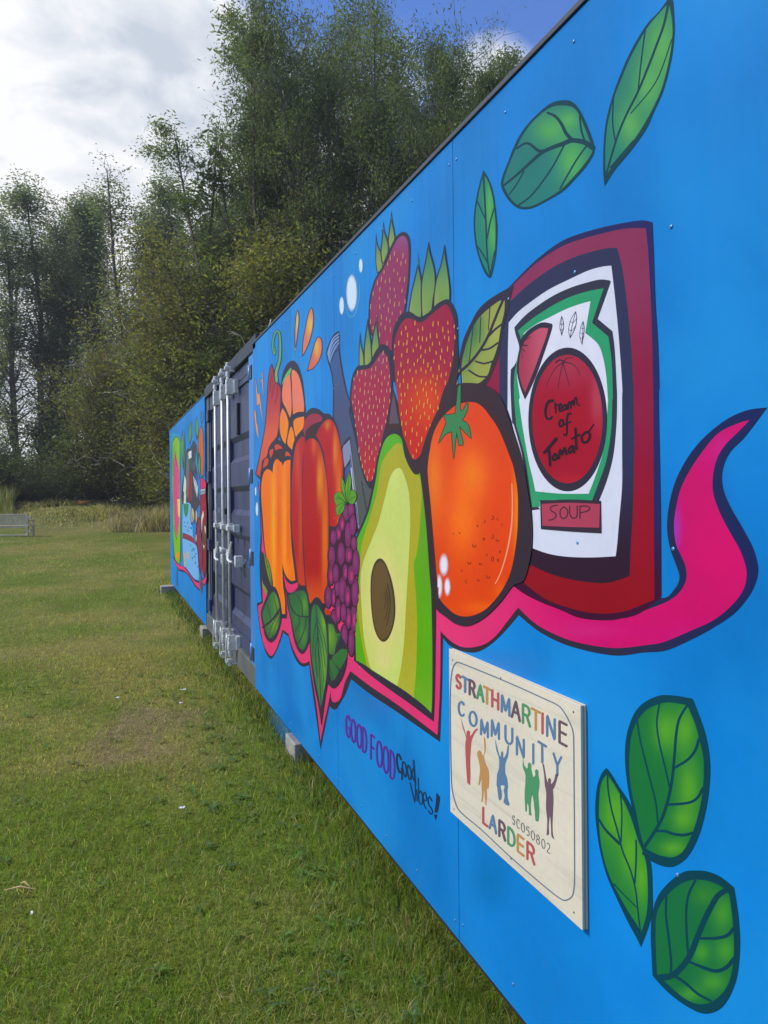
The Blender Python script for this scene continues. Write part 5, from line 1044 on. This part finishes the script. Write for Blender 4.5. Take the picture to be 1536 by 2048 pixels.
for ch, xl, xr, yt, yb, sl_ in (('C', 185, 240, 555, 690, .35), ('O', 293, 362, 650, 790, .35), ('M', 406, 474, 735, 885, .42), ('M', 512, 584, 740, 900, .42), ('U', 648, 716, 800, 965, .42), ('N', 762, 830, 905, 1085, .5), ('I', 892, 957, 975, 1165, .3), ('Y', 1125, 1200, 1075, 1270, .5)):
    P = lambda x, y: (880 + x / 4.955, 1290 + y / 4.955)
    g = sfig('sign_letter'); g.lay(glyph(ch, (P(xl, yb), P(xr, yb + (xr - xl) * sl_), P(xl, yt)), 4.8), BLU); sdone(g)
g = sfig('sign_letter'); g.lay([rib(T('M 975 958 1050 1005'), 5), rib(T('M 1012 985 1014 1160'), 5)], BLU); sdone(g)
ll = [('L', 428, 478, RED), ('A', 492, 556, BLU), ('R', 588, 648, MAU), ('D', 676, 742, GRN), ('E', 770, 834, ORG), ('R', 866, 938, RED)]
put(ll, 'N', lambda x: 275 + .77 * (x - 428), lambda x: 425 + .815 * (x - 428), 4.9)
sc_ = [('S', 718, 742), ('C', 760, 790), ('0', 802, 842), ('5', 856, 888), ('0', 900, 940), ('8', 952, 990), ('0', 1004, 1044), ('2', 1058, 1094)]
put([(a, b_, c, (92, 92, 98)) for a, b_, c in sc_], 'N', lambda x: 345 + .79 * (x - 718), lambda x: 432 + .80 * (x - 718), 1.6)
# figures
people = [
 ('red', RED, ['M 205 715* 240 830 262 900 262 860 280 842 300 860 300 905 345 838 375 828 378 840* 355 860 320 930 308 1000 300 1150 302 1280 300 1385* 285 1385 280 1370 270 1370* 255 1150 250 980 258 920 225 820']),
 ('orange', ORG, ['M 432 905* 448 930 455 1010 448 1070 435 1100 455 1180 482 1240 488 1330 482 1420* / N 465 85 465 160 460 250* 448 245* 442 150 / N 435 100 425 210 408 222* 415 130 410 60 / M 412 1330 390 1390 378 1392* 395 1250 390 1180 370 1090 372 1055 395 1040 412 1062 425 1100 440 1060 438 990']),
 ('blue', BLU, ['M 545 925* 570 1020 598 1110 605 1060 618 1050 628 1070 628 1120 655 1080 672 990 685 1000* 675 1100 648 1180 648 1270 665 1320 675 1400 / N 670 100 672 180 690 240 680 256 630 225 640 160 630 100 640 60 600 55 610 110 610 190 585 205 575 150 565 60 / M 560 1400 565 1280 582 1230 585 1130 555 1030']),
 ('green', GRN, ['M 822 1120* 835 1190 865 1225 870 1180 885 1160 905 1180 905 1230 925 1310 945 1290 940 1245 955 1228 975 1245 975 1290 985 1340 / N 985 60 975 140 985 300 975 410 945 400* 935 280 915 150 900 250 905 355 880 345* 878 270 865 230 860 318 845 310* 838 150 845 30 / M 845 1280 820 1210']),
 ('purple', (112, 88, 102), ['M 1012 1165* 1032 1190 1050 1300 1072 1370 1070 1330 1085 1315 1100 1330 1100 1380 1130 1340 1148 1270 1170 1275* 1160 1330 1130 1420 / N 1120 90 1125 200 1120 320 1115 450 1120 540 1135 590* 1105 560 1098 450 1090 360 1078 450 1080 540 1055 550* 1062 400 1050 280 1052 120 / M 1040 1400 1030 1280']),
]
for nm, c, polys in people:
    g = sfig('sign_figure'); g.lay([smooth(T(s)) for s in polys], c)
    if nm == 'blue': g.lay([rib(T('N 612 85 618 110 615 160'), 1.2)], (205, 200, 180))
    sdone(g)
for px, py in ((905, 1320), (1001.5, 1356), (1147, 1424), (908, 1618), (1022, 1717), (1148, 1825)):
    o = inst(SCREW, 'screw', parent=SG); p = sw((px, py)); o.location = p + Vector((0.0006, 0, 0)) - SO; o.scale = (0.8, 0.6, 0.6)
    o.material_slots[0].link = 'OBJECT'; o.material_slots[0].material = M_DARK

# ------------------------------------------------------------------ bench
M_OAK = material('weathered_wood', (0.50, 0.45, 0.34), 0.8, noise=[(3, 0.2), (40, 0.15)], bump=0.3, bscale=40)
bp_ = at(56, 29.0); 
B_ = empty('park_bench', (bp_.x, bp_.y, float(gz(bp_.x, bp_.y))), -YAW + R(2)); tag(B_, 'weathered wooden bench with slatted back on the lawn by the trees', 'bench')
BW = 1.9
def bpart(mb, name, mat=M_OAK): return meshobj(name, mb.v, mb.f, mat, B_)
# local frame: x right, y away from camera (seat side away), bench spans x -BW..0
for x_ in (-BW, -0.09):
    bpart(MB().box((x_, -0.02, 0), (x_ + 0.09, 0.07, 0.9), 0.008), 'leg'); bpart(MB().box((x_, 0.50, 0), (x_ + 0.09, 0.58, 0.62), 0.008), 'leg')
    bpart(MB().box((x_ + 0.1 if x_ < -1 else x_ + 0.0, -0.02 if x_ < -1 else -0.03, 0.62), (x_ + 0.18 if x_ < -1 else x_ + 0.10, 0.60, 0.67), 0.008), 'armrest')
bpart(MB().box((-BW - 0.02, -0.03, 0.86), (-0.15, 0.045, 0.905), 0.006), 'top_rail')
bpart(MB().box((-BW + .091, -0.01, 0.48), (-0.091, 0.04, 0.53), 0.006), 'lower_rail')
bpart(MB().box((-BW + .091, 0.0, 0.355), (-0.091, 0.06, 0.41), 0.006), 'seat_rail')
bpart(MB().box((-BW + .02, -0.06, 0.03), (-0.02, -0.0205, 0.085), 0.006), 'foot_rail')
for z_ in (0.545, 0.655, 0.765): bpart(MB().box((-BW + .091, 0.005, z_), (-0.091, 0.028, z_ + 0.085), 0.004), 'slat')
for x_ in (-1.30, -0.72): bpart(MB().box((x_, -0.012, 0.531), (x_ + 0.05, 0.0045, 0.859), 0.004), 'stile')
for y_ in (0.07, 0.18, 0.29, 0.40): bpart(MB().box((-BW + .04, y_, 0.411), (-0.04, y_ + 0.09, 0.44), 0.004), 'seat_slat')
for z_ in (0.16, 0.42, 0.7): bpart(MB().box((0.001, -0.025, z_), (0.11, 0.06, z_ + 0.09), 0.01), 'end_block')

# ------------------------------------------------------------------ litter
M_PAPER = material('white_paper', (0.75, 0.75, 0.74), 0.7); M_STRAW = material('dry_straw', (0.5, 0.38, 0.16), 0.8)
def ground_at(px, py):
    d = fwd + CR * ((px - PX) / FPX) + CU * ((PY - py) / FPX); t = -CAM.z / d.z; p = CAM + d * t; p.z = float(gz(p.x, p.y)); return p
def scrap(px, py, sx, sy, lab):
    sx *= .65; sy *= .65; p = ground_at(px, py); rn = random.Random(px); V = []; F = []
    nx, ny = 4, 3
    for i in range(nx + 1):
        for j in range(ny + 1): V.append(((i / nx - .5) * sx + rn.uniform(-.1, .1) * sx, (j / ny - .5) * sy + rn.uniform(-.1, .1) * sy, 0.018 + rn.uniform(0, .35) * min(sx, sy)))
    for i in range(nx):
        for j in range(ny): F.append((i * (ny + 1) + j, (i + 1) * (ny + 1) + j, (i + 1) * (ny + 1) + j + 1, i * (ny + 1) + j + 1))
    o = meshobj('paper_scrap', V, F, M_PAPER); m_ = o.modifiers.new('thickness', 'SOLIDIFY'); m_.thickness = 0.002
    o.location = p + Vector((0, 0, 0.012)); o.rotation_euler = (0, 0, rn.uniform(0, 6)); tag(o, lab, 'litter', 'scraps of white litter on the lawn')
scrap(235, 1402, 0.035, 0.03, 'tiny white scrap at the left edge of the bare patch'); scrap(367, 1386, 0.05, 0.03, 'flat white scrap at the far edge of the bare patch')
scrap(362, 1413, 0.04, 0.03, 'small white scrap lying within the bare patch'); scrap(364, 1630, 0.04, 0.03, 'crumpled pale scrap on green grass nearer than the bare patch'); scrap(64, 1842, 0.035, 0.012, 'thin white scrap on the lawn near the bottom left corner')
for px, py, ln, az in ((40, 1796, .12, -.35), (50, 1786, .06, -.9)):
    p = ground_at(px, py); d = Vector((math.cos(az), math.sin(az), 0)) * ln
    o = MB().tube([Vector((0, 0, 0.02)) - d / 2, Vector((0, 0, 0.032)), Vector((0, 0, 0.022)) + d / 2], [0.0012, 0.0042, 0.001], 5).build('straw_stalk', M_STRAW); o.location = p + Vector((0, 0, 0.01))
    tag(o, 'longer pale dry stalk lying on the lawn at the left edge' if ln > .1 else 'shorter dry stalk just beyond the longer one at the left edge', 'dry stalk')

# ------------------------------------------------------------------ rough dry growth at the foot of the trees
def tuftfield(name, n, pxr, dr, hr, cols, lab, wf=0.0011, lean=(0.05, 0.5)):
    px = RNG.uniform(pxr[0], pxr[1], n); d = dr[0] + (dr[1] - dr[0]) * RNG.uniform(0, 1, n) ** 0.62
    x = CAM.x + fwd.x * d + r0.x * (px - PX) / FPX * d; y = CAM.y + fwd.y * d + r0.y * (px - PX) / FPX * d
    keep = vnoise(x, y, 0.45, 51) + vnoise(x, y, 1.6, 52) * .6 > RNG.uniform(0.35, 0.95, n); x, y, d = x[keep], y[keep], d[keep]; m_ = len(x)
    ci = RNG.integers(0, len(cols), m_); c = np.array(cols)[ci]; k = (0.75 + 0.5 * vnoise(x, y, 0.8, 53))[:, None]
    L_ = RNG.uniform(*hr, m_) * (0.5 + 0.9 * vnoise(x, y, 0.6, 54))
    o = blades(name, np.stack([x, y, gz(x, y) - .02], 1), L_, np.maximum(0.006, wf * d) * RNG.uniform(.7, 1.3, m_), RNG.uniform(*lean, m_), vary(c * k, 0.18), 2, None, 'grass', M_BLADE)
    tag(o, lab, 'long grass', kind='stuff'); return o
tuftfield('rough_grass', 30000, (-120, 420), (32.0, 39), (0.10, 0.34), [(.38, .33, .18), (.44, .37, .22), (.20, .23, .07), (.30, .27, .12)], 'straw coloured rough grass along the edge of the lawn below the trees', 0.0010, (0.2, 1.0))
tuftfield('dry_seedheads', 15000, (215, 480), (31.0, 34.5), (0.35, 0.95), [(.36, .30, .22), (.30, .25, .19), (.40, .33, .22), (.20, .20, .10)], 'tall brown dry grass and seed heads beside the far end of the container', 0.0009, (.1, .8))
tuftfield('nettles', 7000, (-80, 26), (34, 38), (0.5, 1.2), [(.18, .22, .07), (.27, .25, .12)], 'tall yellowish green weeds behind the bench', .0010)

# ------------------------------------------------------------------ trees
M_LEAF = leafmat('tree_leaf', 0.5, 0.5)
M_BARK = material('bark', (0.10, 0.085, 0.07), 0.9, noise=[(6, 0.3), (40, 0.2)], bump=0.4, bscale=30)
M_TWIG = material('pale_bark', (0.42, 0.39, 0.33), 0.8, noise=[(20, 0.2)])
def grow(seed, H, style):
    rn = random.Random(seed); segs = []; anch = []; pale = []
    def path(p, d, ln, nseg, r_, rend, up, wob):
        pts = [p.copy()]; rs = [r_]
        for i in range(nseg):
            d = (d + Vector((rn.gauss(0, wob), rn.gauss(0, wob), rn.gauss(0, wob) + up))).normalized(); p = p + d * (ln / nseg); pts.append(p.copy()); rs.append(r_ + (rend - r_) * (i + 1) / nseg)
        return pts, rs, d
    S_ = dict(poplar=(4, .10, 0.02, .13), ash=(7, .55, .55, .20), bush=(8, .8, .75, .36), hedge=(7, .8, .9, .8), spire=(3, .5, .5, .12), spray=(5, .28, .1, .2))[style]
    nst, ang, base, rad_ = S_; R0 = H * rad_
    stems = []
    for s_ in range(nst):
        a = rn.uniform(0, 6.28); sp = {'poplar': .06, 'ash': .17, 'bush': .34, 'hedge': .7, 'spire': .06, 'spray': .25}[style] * rn.uniform(.5, 1.2)
        d = Vector((math.cos(a) * sp, math.sin(a) * sp, 1)).normalized()
        hh = H * rn.uniform(.78, 1.0) if s_ else H
        pts, rs, _ = path(Vector((math.cos(a) * .25, math.sin(a) * .25, -0.3)), d, hh, 12, H * .0105 if style != 'hedge' else .05, .02, .03, .06 if style in ('ash', 'bush', 'hedge') else .03)
        segs.append((pts, rs)); stems.append((pts, rs))
        i0 = 2 if style in ('bush', 'hedge', 'poplar') else 3
        for i in range(i0, len(pts)):
            t = i / (len(pts) - 1)
            env = {'poplar': (0.62 + .38 * math.sin(math.pi * min(1, t * 1.05))), 'ash': math.sin(math.pi * (0.12 + .66 * t)) ** .6, 'spire': math.sin(math.pi * (0.15 + .75 * t)) ** .6, 'bush': math.sin(math.pi * (.15 + .75 * t)) ** .6, 'hedge': 1, 'spray': (1 - t) * .8 + .2}[style]
            for b_ in range({'poplar': 5, 'ash': 5, 'spire': 5, 'bush': 4, 'hedge': 4, 'spray': 2}[style]):
                a2 = rn.uniform(0, 6.28); el = {'poplar': 1.15, 'ash': .45, 'spire': .6, 'bush': .35, 'hedge': .3, 'spray': .9}[style] + rn.uniform(-.25, .3)
                d2 = Vector((math.cos(a2) * math.cos(el), math.sin(a2) * math.cos(el), math.sin(el))); ln = R0 * env * rn.uniform(.45, 1.1)
                p2, r2, _ = path(pts[i] + (pts[i - 1] - pts[i]) * rn.random(), d2, ln, 5, max(.012, rs[i] * .45), .008, .06 if style != 'bush' else -.01, .14)
                segs.append((p2, r2))
                for j in range(1, 6):
                    for c in range(3 if style != 'spray' else 2):
                        a3 = rn.uniform(0, 6.28); d3 = Vector((math.cos(a3), math.sin(a3), rn.uniform(-.2, .9))).normalized(); l3 = ln * .34 * rn.uniform(.5, 1.2) + .15
                        p3, r3, _ = path(p2[j], d3, l3, 2, .010, .004, .08, .2)
                        if rn.random() < .22: segs.append((p3, r3))
                        anch += [(p3[1], .8), (p3[2], 1.0)]
    if style in ('bush',):
        for k in range(34):
            pts, rs = rn.choice(stems); i = rn.randrange(3, len(pts)); a = rn.uniform(0, 6.28)
            p4, r4, _ = path(pts[i] + Vector((math.cos(a), math.sin(a), 0)) * R0 * rn.uniform(.55, .9), Vector((math.cos(a) * .8, math.sin(a) * .8, rn.uniform(-.3, .8))), R0 * rn.uniform(.25, .5), 6, .022, .008, rn.uniform(-.12, .1), .28)
            pale.append((p4, r4))
            for q in range(2):
                j = rn.randrange(1, 5); a = rn.uniform(0, 6.28); p5, r5, _ = path(p4[j], Vector((math.cos(a), math.sin(a), rn.uniform(-.3, .8))), R0 * rn.uniform(.1, .22), 4, .013, .006, 0, .3); pale.append((p5, r5))
    return segs, anch, pale
def leaves_mesh(seed, anch, n, size, spread, pal, aspect, droop, H):
    rg = np.random.default_rng(seed); A = np.array([a[0] for a in anch]); W_ = np.array([a[1] for a in anch])
    cl = vnoise(A[:, 0] + A[:, 2] * .7, A[:, 1] + A[:, 2], 0.55, seed)          # thin some clumps out so that sky shows through
    W_ = W_ * (0.10 + ss(.29, .54, cl)); W_ /= W_.sum()
    idx = rg.choice(len(A), n, p=W_); C = A[idx] + rg.normal(0, 1, (n, 3)) * spread
    az = rg.uniform(0, 2 * np.pi, n); el = rg.normal(droop, .55, n)
    d = np.stack([np.cos(az) * np.cos(el), np.sin(az) * np.cos(el), np.sin(el)], 1)
    s = np.cross(d, rg.normal(0, 1, (n, 3))); s /= np.linalg.norm(s, axis=1)[:, None] + 1e-9
    L_ = (size * rg.uniform(.6, 1.35, n))[:, None]; w = L_ * aspect
    V = np.stack([C, C + d * L_ * .5 + s * w * .5, C + d * L_, C + d * L_ * .5 - s * w * .5], 1).reshape(-1, 3)
    me = bpy.data.meshes.new('crown'); me.vertices.add(n * 4); me.vertices.foreach_set('co', V.astype(np.float32).ravel()); me.loops.add(n * 4); me.loops.foreach_set('vertex_index', np.arange(n * 4, dtype=np.int32))
    me.polygons.add(n); me.polygons.foreach_set('loop_start', np.arange(0, n * 4, 4, dtype=np.int32)); me.update(calc_edges=True)
    pal = np.array(pal); clump = vnoise(A[:, 0], A[:, 2], .8, seed + 1)[idx]; k = np.clip((clump * .8 + rg.uniform(0, .35, n)) * len(pal), 0, len(pal) - 1).astype(int)
    c = vary(pal[k], .16) ; c = np.clip(c, .004, .5); c = np.repeat(np.concatenate([c, np.ones((n, 1))], 1), 4, 0)
    a = me.color_attributes.new('Col', 'FLOAT_COLOR', 'POINT'); a.data.foreach_set('color', c.astype(np.float32).ravel()); me.materials.append(M_LEAF); return me
def tree_src(seed, H, style, n, size, spread, pal, aspect=.36, droop=-.1):
    segs, anch, pale = grow(seed, H, style); tb = MB(); lb = MB(); pb = MB()
    for i, (p, r_) in enumerate(segs):
        if r_[0] > H * .0125 or (style == 'hedge' and r_[0] >= .05): tb.tube(p, r_, 7, False)
        else: lb.tube(p[:: 1 if len(p) < 4 else 1], r_, 3, False)
    for p, r_ in pale: pb.tube(p, r_, 4, False)
    def mk(mb, nm, mat): me = bpy.data.meshes.new(nm); me.from_pydata([tuple(v) for v in mb.v], [], [tuple(f) for f in mb.f]); me.materials.append(mat); return me
    return dict(trunk=mk(tb, 'trunk', M_BARK), branches=mk(lb, 'branches', M_BARK), pale=mk(pb, 'bare_twigs', M_TWIG) if pale else None, crown=leaves_mesh(seed, anch, n, size, spread, pal, aspect, droop, H), H=H)
def plant(src, name, px, depth, H, rz, label, cat, group, sx=1.0):
    if name == 'ash_tree': H *= 1.06
    p = at(px, depth); p.z = float(gz(p.x, p.y)); k = H / src['H'] * .9; e = empty(name, p, rz); e.scale = (k * sx * 1.12, k * sx * 1.12, k); tag(e, label, cat, group)
    for nm, me in (('trunk', src['trunk']), ('branches', src['branches']), ('crown', src['crown']), ('bare_twigs', src['pale'])):
        if me is None: continue
        o = bpy.data.objects.new(nm, me); COL.objects.link(o); o.parent = e
        if nm in ('crown', 'branches', 'bare_twigs'): o['kind'] = 'stuff'
    return e
P_ASH = [(.065, .088, .04), (.08, .108, .044), (.10, .13, .052), (.12, .15, .062)]
P_POP = [(.11, .135, .09), (.13, .155, .105), (.15, .175, .125)]
P_BUSH = [(.085, .105, .028), (.11, .13, .034), (.14, .15, .04), (.16, .155, .044), (.13, .11, .04)]
P_HEDGE = [(.045, .065, .03), (.06, .082, .034), (.075, .095, .036)]
ash1 = tree_src(101, 18, 'ash', 112000, .15, .19, P_ASH, .3, -.35)
ash2 = tree_src(102, 17, 'ash', 112000, .15, .19, P_ASH, .3, -.35)
spire = tree_src(109, 18, 'spire', 60000, .15, .18, P_ASH, .3, -.35)
pop1 = tree_src(103, 21, 'poplar', 52000, .115, .20, P_POP, .65, .1)
pop2 = tree_src(104, 20, 'poplar', 50000, .115, .20, P_POP, .65, .1)
bush1 = tree_src(105, 11, 'bush', 105000, .15, .24, P_BUSH, .34, .0)
bush2 = tree_src(106, 10, 'bush', 98000, .15, .24, P_BUSH, .34, .0)
hedge = tree_src(107, 4.5, 'hedge', 26000, .18, .24, P_HEDGE, .5, .0)
spray = tree_src(108, 15, 'spray', 2600, .34, .16, [(.12, .15, .08), (.10, .13, .07)], .32, -.3)
G1 = 'tall dark ash trees rising behind the container'
for px, dp, yt, s_, rz, sx, lab in ((532, 28, 5, spire, .3, .72, 'leftmost tall ash with a narrow spire top, seen against the white cloud'),
        (715, 27, -40, ash2, 1.9, .54, 'broad ash right of the narrow spires, its top above the frame'), (805, 26, -60, ash1, 3.6, .58, 'broad tall ash in the middle of the group with blue sky above'),
        (880, 28, 40, ash2, 5.0, .42, 'ash with a rounded crown against the blue sky'), (940, 29, 95, spire, 1.2, .95, 'slim ash second from the right end of the group'),
        (985, 31, 160, spire, 4.2, .8, 'rightmost ash, its crown meeting the roof edge of the container'),
        (490, 30, 215, spire, 2.6, 1.1, 'lower ash at the left flank of the group, beside the bare sprays'), (600, 29, -10, spire, 5.2, 1.1, 'slim tall ash between the leftmost spire and the broad ones'), (650, 34, 40, ash1, .9, .62, 'ash in the rear row behind the slim tall one'),
        (860, 33, 20, ash2, 2.2, .6, 'ash in the rear row behind the right half of the group'), (560, 35, 150, ash2, 3.3, .55, 'ash in the rear row filling the gap above the scrub trees'), (1010, 34, 230, spire, 5.9, 1.2, 'lowest ash in the rear row at the right end, barely above the roof')):
    plant(s_, 'ash_tree', px, dp, 1.5 + dp * (992 - yt) / 1450, rz, lab, 'tree', G1, sx)
G2 = 'grey green poplars standing in a row at the left'
for px, dp, yt, s_, rz, sx, lab in ((62, 44, 290, pop1, 0, 1.5, 'densest poplar at the left with a tall rounded top'), (-40, 46, 340, pop2, 1, 1.2, 'poplar cut by the left edge of the frame'), (128, 47, 345, pop2, 2.2, 1.1, 'shorter thin poplar right of the densest one'),
        (205, 45, 300, pop1, 3.9, 1.15, 'slender poplar with bright sky showing through its middle'), (285, 43, 280, pop2, 4.4, 1.35, 'poplar just left of the bare sprays'), (365, 44, 270, pop1, 5.2, 1.3, 'rightmost poplar, half hidden by the scrub trees')):
    plant(s_, 'poplar_tree', px, dp, .96 * (1.5 + dp * (992 - yt) / 1450) - 1.2, rz, lab, 'tree', G2, sx)
plant(spray, 'young_ash_tree', 375, 33, 1.5 + 33 * (992 - 185) / 1450 - .6, .5, 'thin young ash with bare stems and sparse feathery tufts against the cloud', 'tree', None, 1.0)
G3 = 'bushy olive green trees in front of the taller ones'
for px, dp, yt, s_, rz, sx, lab in ((255, 38, 640, bush2, 0, .8, 'lowest bushy tree at the left end of the scrub, over the straw grass'), (345, 35, 520, bush1, 1.4, .8, 'bushy tree just left of the far end of the container'), (455, 33, 430, bush2, 2.6, .85, 'bushy tree above the far mural panel with pale bare twigs'),
        (560, 31, 400, bush1, 3.9, .85, 'bushy tree above the door bay of the container'), (680, 31, 420, bush2, 5.1, .85, 'bushy tree behind the roof edge above the painted splashes'), (790, 32, 400, bush1, .6, .7, 'rightmost bushy tree, mostly hidden by the container roof')):
    plant(s_, 'scrub_tree', px, dp, (1.5 + dp * (992 - yt) / 1450) - (.8 if dp > 34 else .3), rz, lab, 'tree', G3, sx)
G4 = 'dark hedge bushes along the back of the lawn'
for px, yt, rz, lab in ((-70, 870, 0, 'hedge bush beyond the bench, cut by the left edge'), (20, 905, 1.3, 'hedge bush directly above the bench'), (100, 945, 2.9, 'low hedge bush under the bright gap in the trees'), (185, 935, 4.1, 'hedge bush right of the bright gap'), (262, 850, 5.3, 'taller hedge bush left of the scrub trees'), (330, 860, .7, 'hedge bush next to the far end of the container')):
    plant(hedge, 'hedge_bush', px, 39.5, (1.5 + 39.5 * (992 - yt) / 1450) - 1.1, rz, lab, 'bush', G4, 1.5 if yt > 900 else 1.0)
# arching bare branch on the bank and orange dead leaves
p = at(130, 38); p.z = float(gz(p.x, p.y))
o = MB().tube([(-.7, 0, -.05), (-.4, .05, .45), (0, .1, .78), (.5, 0, .8), (.95, -.1, .5), (1.2, -.1, .2)], [.03, .03, .025, .02, .015, .01], 6).tube([(-.6, 0, 0), (-.2, .1, .3), (.3, .2, .5), (.8, .1, .5)], [.02, .02, .015, .01], 6).build('fallen_branch', M_TWIG, None, True)
o.location = p; o.rotation_euler = (0, 0, -YAW); tag(o, 'arching bare grey branch lying on the rough grass in front of the hedge', 'branch')
p = at(168, 37); p.z = float(gz(p.x, p.y)) + .12
o = MB().tube([(-.3, 0, .0), (0, 0, .06), (.35, 0, .14)], [.03, .06, .02], 6).tube([(-.35, 0.05, .12), (0, 0, .04), (.2, 0, -.02)], [.02, .04, .02], 6).build('fallen_branch', material('orange_bracken', (.42, .2, .04), .8), None, True); o.location = p; o.rotation_euler = (0, 0, -YAW)
tag(o, 'orange dead frond lying on the straw grass bank', 'branch')


# ------------------------------------------------------------------ added haze
hz = MB().box((-260, -260, -1.6), (260, 260, 32)).build('haze', None); tag(hz, kind='stuff')  # thin haze volume added to lift the darks in the trees
hm = bpy.data.materials.new('added_haze'); hm.use_nodes = True; t_ = hm.node_tree; t_.nodes.clear()
ho = t_.nodes.new('ShaderNodeOutputMaterial'); hv = t_.nodes.new('ShaderNodeVolumePrincipled'); hv.inputs['Density'].default_value = 0.0009; hv.inputs['Color'].default_value = (.93, .97, 1, 1); hv.inputs['Anisotropy'].default_value = 0.3
t_.links.new(hv.outputs[0], ho.inputs['Volume']); hz.data.materials.append(hm)
